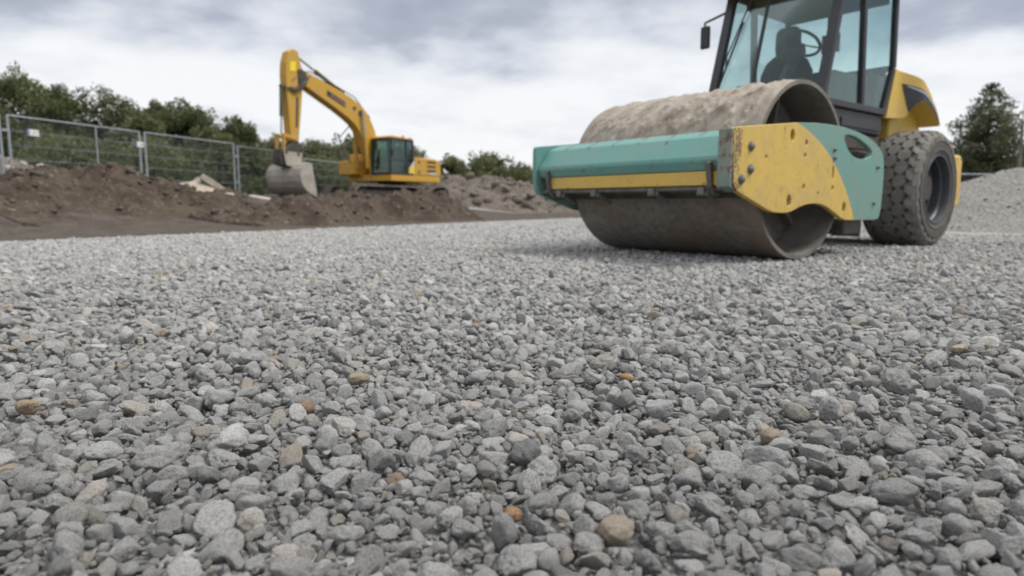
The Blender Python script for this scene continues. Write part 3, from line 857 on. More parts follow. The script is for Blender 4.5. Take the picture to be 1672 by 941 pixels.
for (v, z) in ((-.983,.898),(-.98,.73),(-1.096,.653),(.33,.938),(.34,.867),(1.18,.48),(1.22,.82)):
    r_ = .030 if v < 0 else .016
    m = MB(); m.lathe([(1.098, r_*1.25), (1.106, r_*1.25), (1.106, r_)], 16, (0, v, z)); m.lathe([(1.104, r_*.92), (1.122, r_*.86), (1.122, .0001)], 6, (0, v, z))
    m.build('bolt', M['bolt'], plate)
# worn front edge strip of the near plate
m = MB(); m.prism([(-1.235,.60),(-1.212,.585),(-1.208,1.0),(-1.228,1.01)], .985, 1.096, 'x'); m.prism([(-1.235,.62),(-1.205,.60),(-1.15,.562),(-1.14,.58)], 1.0, 1.09, 'x')
m.build('edge_strip', M['teal_worn'], plate, .006)
for s in (-1, 1):
    m = MB(); m.tube([(s*1.0, 0, ZD), (s*1.03, 0, ZD)], .2, 24); m.build('axle_flange', M['chassis'], RR)
# front cross beam
t = NT('front beam teal paint')
o3 = t.sep(); nn = t.noise(18, 6, .7); n1 = t.noise(3, 6, .65)
c = t.mix(t.ramp(nn, [(.3, 0), (.8, .3)]), TEAL, tuple(x*.75 for x in TEAL))
c = t.mix(t.math('MULTIPLY', t.ramp(n1, [(.45, 0), (.8, 1)]), .35), c, DUST)
fr = t.math('FRACT', t.math('ADD', t.math('MULTIPLY', o3[0], 3.4), t.math('MULTIPLY', o3[2], 1.2)))
ln = t.math('MULTIPLY', t.math('LESS_THAN', t.math('ABSOLUTE', t.math('SUBTRACT', fr, .5)), .045), t.math('GREATER_THAN', t.math('ADD', o3[2], t.math('MULTIPLY', t.noise(9, 3, .6), .30)), 1.13))
c = t.mix(t.math('MULTIPLY', ln, .85), c, (.075, .062, .045))
low = t.math('MULTIPLY', t.math('LESS_THAN', o3[2], .80), t.ramp(t.noise(7, 5, .7), [(.55, 0), (.62, .8)]))
c = t.mix(low, c, (.16, .115, .075))
ch = t.ramp(t.math('ADD', t.math('MULTIPLY', nn, .6), t.math('MULTIPLY', t.noise(50, 3, .6), .4)), [(.605, 0), (.635, 1)])
c = t.mix(ch, c, RUST)
t.bump(nn, .1, .004)
M['beam'] = t.set(c, t.ramp(n1, [(.3, .38), (.8, .65)]))
bl = 1.045
m = MB(); m.prism([(-1.15,.725),(-1.185,.80),(-1.175,.83),(-1.055,.985),(-1.03,1.0),(-.905,1.045),(-.86,1.045),(-.86,.725)], -bl, bl, 'x')
beam = m.build('front_beam', M['beam'], RR, .012, 3)
m = MB(); m.box((-bl+.10, -1.148, .615), (bl-.10, -1.06, .722)); m.build('yellow_strip', M['yellow'], beam, .006)
m = MB(); m.box((-bl, -1.135, .575), (bl, -1.02, .612)); m.box((-bl, -1.02, .56), (bl, -.86, .722)); m.build('scraper_bar', M['scraper'], RR, .008)
m = MB(); m.bar((-bl, -.93, .57), (bl, -.93, .57), .04, .10); m.build('scraper_blade', M['chassis'], RR, .004)
for u in (.885, -.905):
    m = MB()
    m.prism([(-1.205,.78),(-1.186,.795),(-1.16,.725),(-1.155,.64),(-1.13,.585),(-1.06,.56),(-1.06,.53),(-1.12,.545),(-1.175,.60),(-1.195,.70)], u-.022, u+.022, 'x')
    m.build('strap', M['scraper'], beam, .006)
for u in (-.78, -.33, .32, .80):
    m = MB(); m.box((u-.028, -1.165, .545), (u+.028, -1.07, .60)); m.tube([(u-.05, -1.12, .555), (u+.05, -1.12, .555)], .022, 8); m.bar((u, -1.12, .57), (u+.02, -.95, .48), .035, .03)
    m.build('scraper_bracket', M['bolt'], RR, .004)
# rear drum frame, articulation and chassis
m = MB(); m.box((-1.0, 1.02, .40), (1.0, 1.34, .98)); m.box((-.45, 1.30, .45), (.45, 1.62, .95)); m.build('drum_frame', M['chassis'], RR, .02)
m = MB(); m.box((-.98, .86, .19), (.98, 1.24, .322)); m.box((.70, 1.20, .16), (.98, 1.235, .33)); m.build('rear_scraper', M['scraper'], RR, .01)
m = MB(); m.lathe([(.35, .0001), (.35, .16), (1.15, .16), (1.15, .0001)], 24, (0, 1.72, 0), axis='z'); m.build('pivot_joint', M['chassis'], RR, auto=40)
m = MB(); m.box((-.42, 1.75, .52), (.42, 3.75, 1.28)); m.box((-.30, 1.9, .40), (.30, 3.6, .54)); m.box((-.60, 1.55, 1.05), (.60, 2.45, 1.22)); m.build('chassis', M['chassis'], RR, .02)
m = MB(); m.tube([(-.95, 2.95, .66), (.95, 2.95, .66)], .14, 20); m.lathe([(-.3, .12), (-.2, .27), (.2, .27), (.3, .12)], 24, (0, 2.95, .66)); m.build('rear_axle', M['chassis'], RR)
m = MB()
for k in range(4):
    y0 = .25-.1*k
    m.tube([(y0, 1.30, .85+.03*k), (y0+.05, 1.50, 1.02), (y0-.05, 1.75, .98), (y0-.1, 1.95, .92)], .018, 8)
m.build('hydraulic_hose', M['rubber'], RR)
# wheels
TY, TZ, TC_ = 2.98, .640, .75
TPROF = [(-.285,.385),(-.30,.42),(-.306,.50),(-.297,.57),(-.265,.616),(-.15,.632),(0,.636),(.15,.632),(.265,.616),(.297,.57),(.306,.50),(.30,.42),(.285,.385)]
def trad(w): return float(np.interp(w, [p[0] for p in TPROF[2:11]], [p[1] for p in TPROF[2:11]]))
def make_wheel():
    wh = empty('wheel', (0, 0, 0)); wh.parent = RR; wh.location = (TC_, TY, TZ)
    m = MB(); m.lathe(TPROF, 96)
    m.lathe([(.3005, .425), (.308, .432), (.3085, .448), (.304, .455)], 96); m.lathe([(.303, .545), (.309, .54), (.309, .53), (.306, .524)], 96)
    m.build('tyre', M['rubber'], wh)
    m = MB()
    for ri, w0 in enumerate((-.24, -.12, 0, .12, .24)):
        for k in range(26):
            th = 2*math.pi*(k+.5*(ri % 2))/26
            wd, ld = (.066, .100) if abs(w0) < .2 else (.062, .088)
            ring = [(-ld, 0), (-ld*.45, -wd), (ld*.45, -wd), (ld, 0), (ld*.45, wd), (-ld*.45, wd)]
            lo_, hi_ = [], []
            for (l, w) in ring:
                for inset, hh, L in ((1.0, -.004, lo_), (.86, .030, hi_)):
                    ww = max(-.302, min(.302, w0+w*inset)); a = th+l*inset/.65; rr_ = trad(ww)+hh - (0.006 if abs(ww) > .26 and hh > 0 else 0)
                    L.append((ww, rr_*math.cos(a), rr_*math.sin(a)))
            m.add(lo_+hi_, [(6,7,8,9,10,11)]+[(i, (i+1) % 6, (i+1) % 6+6, i+6) for i in range(6)])
    # the tread blocks run out into low shoulder ribs
    for s in (-1, 1):
        for k in range(26):
            th = 2*math.pi*(k+.5)/26
            P_ = []
            for (w, dl, hh) in ((.25, .050, .022), (.293, .045, .016), (.303, .032, .003)):
                for e in (-1, 1):
                    a = th+e*dl/.62; rr_ = trad(w)+hh; P_.append((s*(w+hh*.3), rr_*math.cos(a), rr_*math.sin(a)))
            for (w, dl) in ((.25, .058), (.293, .052), (.302, .036)):
                for e in (-1, 1):
                    a = th+e*dl/.62; rr_ = trad(w)-.004; P_.append((s*w, rr_*math.cos(a), rr_*math.sin(a)))
            m.add(P_, [(0,1,3,2),(2,3,5,4),(0,2,8,6),(2,4,10,8),(1,7,9,3),(3,9,11,5)])
    m.build('tread', M['tread'], wh)
    m = MB(); m.lathe([(.286, .392), (.296, .388), (.296, .374), (.27, .366), (.22, .362), (.20, .345), (.12, .340), (.10, .318), (-.02, .312), (-.03, .29), (-.035, .16), (-.035, .0001)], 72)
    m.build('rim', M['rim'], wh, auto=30)
    m = MB(); m.lathe([(-.03, .15), (.05, .145), (.07, .12), (.09, .10), (.09, .0001)], 32)
    for k in range(10):
        a = k*math.pi/5; m.tube([(-.03, .215*math.cos(a), .215*math.sin(a)), (.0, .215*math.cos(a), .215*math.sin(a))], .017, 6)
    m.build('hub', M['rim'], wh, auto=35)
    return wh
wh = make_wheel()
w2 = wh.copy(); col.objects.link(w2); w2.location = (-TC_, TY, TZ); w2.rotation_euler = (0, 0, math.pi)
for ch in list(wh.children):
    c_ = ch.copy(); col.objects.link(c_); c_.parent = w2
# cab: base, posts, glass, roof
CW = .62
def wv(z): return 1.03+.29*(z-1.63)          # windscreen slope
bz, tz = 1.46, 2.79
m = MB(); m.prism([(1.30,1.24),(2.40,1.22),(2.45,1.30),(2.42,1.45),(1.02,1.45),(1.05,1.36)], -CW, CW, 'x'); cabb = m.build('cab_base', M['black_frame'], RR, .02)
m = MB(); m.box((CW, 1.45, 1.27), (CW+.012, 2.34, 1.36)); m.build('step_panel', M['black_frame'], cabb, .004)
pil = {'A': ((0, wv(bz), bz), (0, wv(tz), tz)), 'B': ((0, 1.88, bz), (0, 1.80, tz)), 'C': ((0, 2.62, 1.98), (0, 2.58, tz)), 'D': ((0, 2.40, bz), (0, 2.62, 1.98))}
for s in (-1, 1):
    for k, (p, q) in pil.items():
        w = .10 if k == 'A' else .06
        m = MB(); m.bar((s*CW, p[1], p[2]), (s*CW, q[1], q[2]), w, .07, (0, 1, 0)); m.build('cab_post', M['black_frame'], RR, .012)
m = MB()
for s in (-1, 1):
    m.bar((s*CW, wv(bz)-.02, bz+.02), (s*CW, 2.42, bz+.02), .07, .07); m.bar((s*CW, wv(tz), tz), (s*CW, 2.6, tz), .07, .07)
    m.bar((s*(CW+.004), 1.87, 1.46), (s*(CW+.004), 1.81, tz), .045, .045, (0, 1, 0))
for (v, z) in ((wv(bz)-.01, bz), (wv(tz), tz), (2.60, tz), (2.62, 1.98), (2.41, bz)): m.bar((-CW, v, z), (CW, v, z), .06, .06)
m.build('cab_rail', M['black_frame'], RR, .01)
m = MB(); m.bar((-.16, wv(bz)+.005, bz), (-.16, wv(tz)+.005, tz), .035, .03, (0, 1, 0)); m.build('glazing_bar', M['black_frame'], RR, .006); m = MB(); m.bar((-.10, 2.62, 1.98), (-.10, 2.60, tz), .06, .04, (0, 1, 0)); m.build('glazing_bar', M['black_frame'], RR, .006)
def pane(name, pts, nrm, label=None):
    n = Vector(nrm).normalized()*.003
    a = [Vector(p)+n for p in pts]; b = [Vector(p)-n for p in pts]; k = len(pts)
    m = MB(); m.add(a+b, [tuple(range(k)), tuple(range(2*k-1, k-1, -1))]+[(i, i+k, (i+1) % k+k, (i+1) % k) for i in range(k)])
    return m.build(name, M['glass'], RR)
e = .03
pane('windscreen', [(-CW+e, wv(bz+e), bz+e), (CW-e, wv(bz+e), bz+e), (CW-e, wv(tz-e), tz-e), (-CW+e, wv(tz-e), tz-e)], (0, -1, .29))
for s in (-1, 1):
    pane('door_window', [(s*CW, wv(bz)+.06, bz+.05), (s*CW, 1.85, bz+.05), (s*CW, 1.77, tz-e), (s*CW, wv(tz)+.05, tz-e)], (1, 0, 0))
    pane('side_window', [(s*CW, 1.91, bz+.05), (s*CW, 2.39, bz+.05), (s*CW, 2.59, 1.98), (s*CW, 2.55, tz-e), (s*CW, 1.84, tz-e)], (1, 0, 0))
pane('rear_window', [(-CW+e, 2.62, 2.01), (CW-e, 2.62, 2.01), (CW-e, 2.59, tz-e), (-CW+e, 2.59, tz-e)], (0, 1, 0))
m = MB(); m.prism([(1.14,2.745),(1.40,2.80),(2.78,2.80),(2.84,2.88),(2.76,2.98),(1.36,3.0),(1.12,2.86)], -CW-.12, CW+.12, 'x'); roof = m.build('cab_roof', M['yellow'], RR, .04, 3)
m = MB(); m.box((-CW+.05, 1.55, 2.66), (CW-.05, 2.56, 2.797)); m.build('headliner', M['seat'], roof, .01)
for u in (-.5, .5):
    m = MB(); m.lathe([(1.12, .0001), (1.12, .07), (1.17, .075)], 20, (u, 0, 2.90), axis='y'); m.build('work_light', M['black_frame'], roof)
# cab inside: seat, console, steering wheel
m = MB()
prof = []
def seatback(w0, z0, w1, z1, d): pass
m.prism([(-.26,1.62),(.26,1.62),(.27,1.80),(.255,1.98),(.20,2.10),(.11,2.17),(-.11,2.17),(-.20,2.10),(-.255,1.98),(-.27,1.80)], 2.05, 2.18, 'y')
m.prism([(-.11,2.15),(.11,2.15),(.125,2.26),(.12,2.42),(.08,2.47),(-.08,2.47),(-.12,2.42),(-.125,2.26)], 2.08, 2.18, 'y')
m.box((-.26, 1.62, 1.58), (.26, 2.12, 1.70)); m.box((-.20, 1.70, 1.44), (.20, 2.08, 1.60))
for s in (-1, 1): m.box((s*.30-.04, 1.68, 1.78), (s*.30+.04, 2.08, 1.84))
for i in range(len(m.v)): m.v[i] = (m.v[i][0]*1.18-.36, m.v[i][1], 1.44+(m.v[i][2]-1.44)*1.06)
m.build('seat', M['seat'], RR, .05, 3)
m = MB(); m.box((-.05, 1.18, 1.44), (.13, 1.34, 1.75)); m.bar((.04, 1.28, 1.70), (.12, 1.48, 2.12), .10, .08); m.prism([(1.36,1.98),(1.50,2.06),(1.46,2.16),(1.34,2.10)], -.02, .20, 'x'); m.build('steering_column', M['black_frame'], RR, .015)
m = MB(); c0 = Vector((.14, 1.50, 2.17)); ax = Vector((.12, .55, .83)).normalized(); xx = Vector((1, 0, 0)); xx = (xx-ax*xx.dot(ax)).normalized(); yy = ax.cross(xx)
m.tube([c0+(xx*math.cos(a)+yy*math.sin(a))*.19 for a in [2*math.pi*i/32 for i in range(33)]], .016, 8, False)
for a in (.5, 2.6, 4.7): m.bar(c0-ax*.02, c0+(xx*math.cos(a)+yy*math.sin(a))*.185, .025, .012)
m.build('steering_wheel', M['black_frame'], RR)
m = MB(); m.box((.22, 1.55, 1.44), (.50, 2.35, 1.86)); m.box((-.60, 2.30, 1.44), (.60, 2.56, 1.88)); m.build('console', M['seat'], RR, .03)
m = MB(); m.bar((.34, 1.72, 1.84), (.34, 1.66, 2.06), .022, .022); m.tube([(.34, 1.66, 2.04), (.34, 1.64, 2.14)], [.026, .03], 10); m.build('joystick', M['black_frame'], RR)
m = MB(); m.box((.40, 1.40, 2.0), (.58, 1.43, 2.18)); m.bar((.49, 1.43, 1.85), (.49, 1.43, 2.02), .025, .02); m.build('display', M['black_frame'], RR, .006)
m = MB(); m.prism([(2.37,1.46),(2.56,1.98),(2.58,1.98),(2.39,1.46)], -.58, .58, 'x'); m.build('rear_wall', M['seat'], RR)
# wiper, mirror
m = MB(); w0_ = (-.50, wv(2.10)-.03, 2.10)
m.bar((-.52, wv(2.10)-.03, 2.10), (-.36, wv(2.68)-.03, 2.68), .022, .014); m.bar((-.56, wv(1.70)-.025, 1.70), (-.40, wv(2.45)-.03, 2.45), .016, .02); m.bar((-.53, wv(2.12)-.03, 2.12), (-.50, wv(1.95)-.03, 1.95), .02, .014)
m.build('wiper', M['black_frame'], RR, .002)
m = MB(); m.tube([(-CW-.02, 1.30, 2.62), (-.80, 1.24, 2.56), (-.865, 1.2, 2.53), (-.875, 1.2, 2.47)], .014, 8); mir = m.build('mirror_arm', M['black_frame'], RR)
m = MB(); m.box((-.915, 1.175, 2.24), (-.80, 1.225, 2.49)); m.build('mirror', M['black_frame'], mir, .02, 3)
# bonnet and fenders
HT = [(2.62,1.97),(2.76,1.945),(2.89,1.905),(3.02,1.845),(3.13,1.785),(3.24,1.72),(3.31,1.66),(3.41,1.60),(3.48,1.54),(3.54,1.47),(3.58,1.40)]
AR = [(3.523,1.40),(3.44,1.48),(3.338,1.538),(3.23,1.585),(3.117,1.618),(3.05,1.63),(2.98,1.63),(2.92,1.605),(2.87,1.555),(2.83,1.50),(2.80,1.44),(2.44,1.42)]
def flare(v): return .66+.16*sst(2.66, 3.02, v)
for s in (-1, 1):
    # quads between the top line and the arch keep the flared side smooth
    top = [(float(np.interp(k/30, [0, 1], [0, 1])),) for k in range(31)]
    m = MB(); K_ = 30; O_, I_ = [], []
    def along(P, t):
        d = [0]
        for a, b in zip(P, P[1:]): d.append(d[-1]+math.dist(a, b))
        return (float(np.interp(t*d[-1], d, [q[0] for q in P])), float(np.interp(t*d[-1], d, [q[1] for q in P])))
    LOW = AR[::-1]
    rows = 5
    for k in range(K_+1):
        a = along(HT, k/K_); b = along(LOW, k/K_)
        for q in range(rows):
            f = q/(rows-1); v, z = a[0]*(1-f)+b[0]*f, a[1]*(1-f)+b[1]*f
            O_.append((s*flare(v), v, z)); I_.append((s*.60, v, z))
    n = len(O_); Fq = []
    for k in range(K_):
        for q in range(rows-1):
            i = k*rows+q
            Fq.append((i, i+1, i+rows+1, i+rows)); Fq.append((n+i, n+i+rows, n+i+rows+1, n+i+1))
        Fq.append((k*rows, (k+1)*rows, n+(k+1)*rows, n+k*rows)); e_ = rows-1
        Fq.append((k*rows+e_, n+k*rows+e_, n+(k+1)*rows+e_, (k+1)*rows+e_))
    for q in range(rows-1):
        Fq.append((q, n+q, n+q+1, q+1)); i = K_*rows+q; Fq.append((i, i+1, n+i+1, n+i))
    m.add(O_+I_, Fq); fd = m.build('fender', M['yellow'], RR, .025, 3, auto=35)
    def sheet(lowp, upp, lift, nk=40, rows_=4):
        mm = MB(); P_ = []
        for k in range(nk+1):
            a, b = along(lowp, k/nk), along(upp, k/nk)
            for q in range(rows_+1):
                f = q/rows_; v, z = a[0]*(1-f)+b[0]*f, a[1]*(1-f)+b[1]*f; P_.append((s*(flare(v)+lift), v, z))
        nn_ = len(P_); r1 = rows_+1
        Q_ = [(x_-s*.003, v, z) for x_, v, z in P_]
        Fs_ = []
        for k in range(nk):
            for q in range(rows_):
                i = k*r1+q; Fs_ += [(i, i+1, i+r1+1, i+r1), (nn_+i, nn_+i+r1, nn_+i+r1+1, nn_+i+1)]
        return mm.add(P_+Q_, Fs_)
    sheet([(a, b+.005) for a, b in AR[1:10]][::-1]+[(3.523,1.415)], [(2.74,1.82),(2.84,1.80),(2.95,1.77),(3.06,1.735),(3.17,1.69),(3.26,1.645),(3.37,1.585),(3.47,1.50),(3.548,1.415)], .006).build('fender_decal', M['black_frame'], fd)
    sheet([(2.80,1.785),(2.95,1.725),(3.10,1.685),(3.24,1.63),(3.40,1.54)], [(2.79,1.800),(2.95,1.757),(3.10,1.710),(3.24,1.648),(3.40,1.548)], .010).build('fender_stripe', M['galv'], fd)
m = MB(); m.prism([(2.70,1.945)]+[(v, z-.014) for v, z in HT[2:]]+[(3.60,1.25),(3.58,1.05),(2.70,1.05)], -.60, .60, 'x'); hood = m.build('bonnet', M['yellow'], RR, .03, 3)
m = MB(); m.prism([(3.55,1.36),(3.95,1.30),(4.02,1.20),(4.02,.5),(3.62,.5)], -.60, .60, 'x'); m.build('engine_tail', M['black_frame'], hood, .03)
m = MB(); m.prism([(3.72,.50),(3.78,.44),(4.0,.44),(4.06,.52),(4.06,1.0),(4.0,1.07),(3.80,1.07),(3.72,1.0)], -.94, .94, 'x'); m.build('rear_bumper', M['yellow'], RR, .03, 3)
m = MB(); m.prism([(3.42,1.12),(3.78,1.0),(3.78,.93),(3.42,1.05)], .80, .92, 'x'); m.build('bumper_bracket', M['scraper'], RR, .01)

# ------------------------------------------------------------------ excavator (local x = forwards, y = its left side, z from its ground)
PH = R(57); GZ = .45
EX = empty('excavator', (-5.66, 31.45, GZ), PH-math.pi)
tag(EX, 'yellow crawler excavator with raised boom and a bucket hanging over the soil', 'excavator')
def L_(pts): return [(r, z-GZ) for r, z in pts]
BY = -.12
m = MB(); m.prism(L_([(5.02,5.74),(4.84,5.72),(4.5,5.64),(4.15,5.53),(3.44,5.34),(2.9,5.18),(2.55,5.08),(2.12,4.88),(1.85,4.72),(1.62,4.52),(1.4,4.27),(1.22,4.0),(1.08,3.7),(.98,3.3),(.9,2.7),(.86,2.1),(1.25,2.0),(1.5,2.6),(1.68,2.95),(1.88,3.35),(2.07,3.67),(2.35,3.95),(2.74,4.18),(3.29,4.45),(4.19,4.84),(4.95,5.17),(5.12,5.4)]), BY-.23, BY+.23, 'y')
boom = m.build('boom', M['machine_yellow'], EX, .03)
m = MB(); m.prism(L_([(3.82,5.17),(2.82,4.80),(2.86,4.58),(3.86,4.96)]), BY+.231, BY+.238, 'y'); decal = m.build('boom_decal', M['black_frame'], boom)
m = MB()
for k in range(5):
    r0 = 3.62-.16*k; zc = 4.985-.062*k-GZ
    m.add([(r0, BY+.240, zc-.05), (r0-.10, BY+.240, zc-.085), (r0-.10, BY+.240, zc+.015), (r0, BY+.240, zc+.05)], [(0,1,2,3)])
m.build('lettering', M['notice'] if False else simple('worn red grey lettering', (.30, .16, .13), .6, .3), boom)
for (r_, z_, q) in ((2.33, 4.62, .07), (1.98, 4.45, .12), (5.0, 5.45, .14)):
    m = MB(); m.tube([(r_, BY-.27, z_-GZ), (r_, BY+.27, z_-GZ)], q, 14); m.build('pin', M['chassis'], boom)
m = MB(); m.prism(L_([(5.46,6.52),(5.66,6.38),(5.80,5.95),(5.84,5.5),(5.83,5.02),(5.78,4.2),(5.74,3.4),(5.70,2.95),(5.34,2.95),(5.28,3.4),(5.2,3.9),(5.06,5.0),(5.0,5.35),(5.0,5.65),(5.10,6.0),(5.22,6.47)]), BY-.20, BY+.20, 'y')
stick = m.build('stick', M['machine_yellow'], EX, .03)
m = MB(); m.prism(L_([(5.28,5.75),(5.12,5.82),(4.92,5.70),(4.80,5.45),(4.90,5.20),(5.12,5.08),(5.26,5.25)]), BY-.26, BY+.26, 'y'); m.build('pivot_plate', M['chassis'], stick, .02)
m = MB()
for k in range(4): m.tube([(4.7, BY+.12+.04*k, 5.60-GZ), (5.1, BY+.30+.02*k, 5.28-.05*k-GZ), (5.45, BY+.26, 5.02-.07*k-GZ), (5.84, BY+.14+.03*k, 5.06-.03*k-GZ)], .02, 6)
m.build('hose_loop', M['rubber'], EX)
m = MB(); m.prism(L_([(5.62,6.02),(5.35,6.05),(5.35,5.68),(5.64,5.66)]), BY+.201, BY+.207, 'y'); m.build('sticker', simple('faded bright yellow sticker', (.75, .58, .02), .5, .15), stick)
m = MB(); m.prism(L_([(5.28,4.7),(5.40,4.7),(5.48,3.5),(5.38,3.5)]), BY+.201, BY+.206, 'y'); m.prism(L_([(5.06,5.1),(5.5,4.92),(5.5,4.86),(5.08,5.02)]), BY+.201, BY+.215, 'y'); m.build('worn_patch', M['chassis'], stick)
def cyl(name, p0, p1, split, rb, rr_, parent=EX):
    p0 = Vector((p0[0], p0[2], p0[1]-GZ)); p1 = Vector((p1[0], p1[2], p1[1]-GZ)); q = p0.lerp(p1, split)
    m = MB(); m.tube([p0, q], rb, 12); m.tube([p0-(p1-p0).normalized()*.06, p0+(p1-p0).normalized()*.06], rb*1.2, 12)
    o = m.build(name, M['machine_yellow'] if 'boom' in name else M['cyl_dark'], parent)
    m = MB(); m.tube([q, p1], rr_, 10); m.build('piston_rod', M['steel'], o)
    return o
M['cyl_dark'] = simple('dirty cylinder barrel', (.10, .085, .04), .6, .4)
cyl('stick_cylinder', (2.80, 5.22, BY), (5.18, 6.33, BY), .60, .085, .045)
cyl('bucket_cylinder', (5.92, 5.05, BY), (6.02, 3.2, BY), .62, .075, .04)
for s in (-1, 1): cyl('boom_cylinder', (1.72, 2.15, BY+s*.33), (1.95, 4.45, BY+s*.33), .55, .085, .05)
m = MB()
for s in (-1, 1):
    m.bar((6.12, BY+s*.22, 3.18-GZ), (5.50, BY+s*.22, 3.05-GZ), .06, .14); m.bar((6.08, BY+s*.20, 3.2-GZ), (6.12, BY+s*.20, 2.45-GZ), .06, .16)
m.build('bucket_link', M['machine_yellow'], EX, .01)
m = MB(); m.prism(L_([(6.25,2.62),(5.95,2.70),(5.55,3.0),(5.38,3.0),(5.30,2.55),(5.34,2.05),(6.25,2.0),(6.30,2.3)]), BY-.24, BY+.24, 'y')
m.tube([(6.08, BY-.34, 2.5-GZ), (6.08, BY+.34, 2.5-GZ)], .07, 10); m.tube([(5.5, BY-.34, 2.45-GZ), (5.5, BY+.34, 2.45-GZ)], .07, 10); m.tube([(6.1, BY-.3, 2.15-GZ), (6.1, BY+.3, 2.15-GZ)], .06, 10)
m.build('quick_coupler', M['chassis'], EX, .03)
# hoses along boom and stick
m = MB()
for s in (-1, 1):
    m.tube([(1.3, BY+s*.12, 4.32-GZ), (2.2, BY+s*.12, 5.10-GZ), (3.2, BY+s*.12, 5.42-GZ), (4.6, BY+s*.12, 5.80-GZ), (5.0, BY+s*.14, 5.72-GZ), (5.5, BY+s*.2, 5.35-GZ), (5.86, BY+s*.12, 4.9-GZ)], .022, 6)
m.tube([(1.75, -.55, 1.7), (2.4, -.55, 2.2), (2.7, -.5, 2.9), (2.25, -.3, 3.45)], .025, 6)
m.build('hydraulic_hose', M['rubber'], EX)
# bucket: curved shell between two side plates, opening towards the machine
BK = [(5.34,2.08),(5.52,2.11),(5.72,2.04),(5.88,1.86),(5.95,1.62),(5.92,1.38),(5.80,1.15),(5.62,.98),(5.42,.86),(5.12,.74)]
y0, y1 = -1.28, .80
m = MB(); inner = [(5.36,2.04),(5.52,2.07),(5.70,2.00),(5.84,1.84),(5.91,1.62),(5.88,1.39),(5.77,1.18),(5.60,1.02),(5.41,.90),(5.13,.78)]
m.prism(L_(BK+inner[::-1]), y0, y1, 'y'); bk = m.build('bucket', M['bucket'], EX)
for yy in (y0-.012, y1-.028):
    m = MB(); m.prism(L_(BK+[(5.22,1.35),(5.30,1.75)]), yy, yy+.04, 'y'); m.build('bucket_side', M['bucket'], bk, .01)
m = MB(); m.prism(L_([(5.30,2.14),(5.80,2.14),(5.80,1.98),(5.36,2.02)]), BY-.42, BY-.34, 'y'); m.prism(L_([(5.30,2.5),(6.2,2.55),(6.1,2.0),(5.8,1.95),(5.34,2.05)]), BY+.27, BY+.33, 'y'); m.prism(L_([(5.30,2.5),(6.2,2.55),(6.1,2.0),(5.8,1.95),(5.34,2.05)]), BY-.33, BY-.27, 'y'); m.build('bucket_ear', M['bucket'], bk, .01)
for k in range(6):
    yy = y0+.1+(y1-y0-.2)*k/5
    m = MB(); m.prism(L_([(5.30,.86),(5.30,.77),(4.98,.64),(5.02,.70)]), yy-.05, yy+.05, 'y'); m.build('tooth', M['chassis'], bk, .008)
# upper structure
m = MB(); m.box((-1.95, -1.35, 1.06), (1.45, 1.35, 1.34)); m.box((1.35, -.95, 1.06), (1.5, .1, 1.3)); deck = m.build('deck', M['machine_yellow'], EX, .03)
m = MB(); m.prism(L_([(-.12,2.62),(-1.5,2.62),(-1.85,2.55),(-2.0,2.38),(-2.02,1.9),(-1.95,1.795),(-.12,1.795)]), -1.35, 1.35, 'y'); hd = m.build('engine_cover', M['machine_yellow'], EX, .05, 3)
for k in range(3):
    z_ = 2.44-.20*k-GZ
    m = MB(); m.box((-1.62, 1.349, z_-.045), (-.98, 1.358, z_+.045))
    m.build('vent', M['black_frame'], hd)
m = MB(); m.box((-1.70, 1.349, 1.40), (-1.15, 1.356, 1.52)); m.build('number_plate', simple('pale worn number decal', (.40, .38, .35), .6, .5, 14), hd)
for (r_, z_) in ((-.42, 2.42), (-.42, 1.96)):
    m = MB(); m.box((r_-.06, 1.349, z_-.07-GZ), (r_+.06, 1.362, z_+.07-GZ)); m.build('latch', M['scraper'], hd)
m = MB(); m.prism(L_([(-.1,1.81),(.28,1.81),(.28,2.1),(-.1,2.5)]), 1.353, 1.359, 'y'); m.build('yellow_flash', simple('bright flash decal', (.70, .50, .04), .5, .1), hd)
m = MB(); m.prism(L_([(-.1,2.28),(.12,2.04),(.12,2.26),(-.1,2.5)]), 1.3595, 1.3615, 'y'); m.build('white_flash', simple('pale flash decal', (.5, .5, .48), .5, .1), hd)
m = MB(); m.prism(L_([(-.3,2.62),(-.5,2.82),(-1.25,2.82),(-1.5,2.62)]), -.9, .55, 'y'); m.tube([(-.9, -.7, 2.3), (-.9, -.7, 2.75), (-1.0, -.7, 2.85)], .06, 10); m.build('engine_hood', M['black_frame'], hd, .04, 3)
m = MB(); m.box((.4, -1.35, 1.34), (2.0, -.42, 1.98)); m.box((.2, -1.35, 1.34), (1.35, -.42, 2.3)); m.build('tool_box', M['machine_yellow'], EX, .06, 3)
m = MB()
for (a, b) in (((1.95, -1.3, 1.98), (1.95, -1.3, 2.5)), ((1.2, -1.3, 2.3), (1.2, -1.3, 2.75)), ((1.95, -1.3, 2.5), (1.2, -1.3, 2.75)), ((-.15, 1.0, 2.2), (-.15, 1.0, 3.05)), ((-.15, 1.0, 3.05), (-.3, 1.0, 3.05))): m.tube([a, b], .02, 6)
m.build('handrail', M['chassis'], EX)
m = MB(); m.box((.7, -.42, 1.3), (1.6, -.36, 2.0)); m.box((.7, .10, 1.3), (1.5, .16, 2.0)); m.build('boom_bracket', M['machine_yellow'], EX, .02)
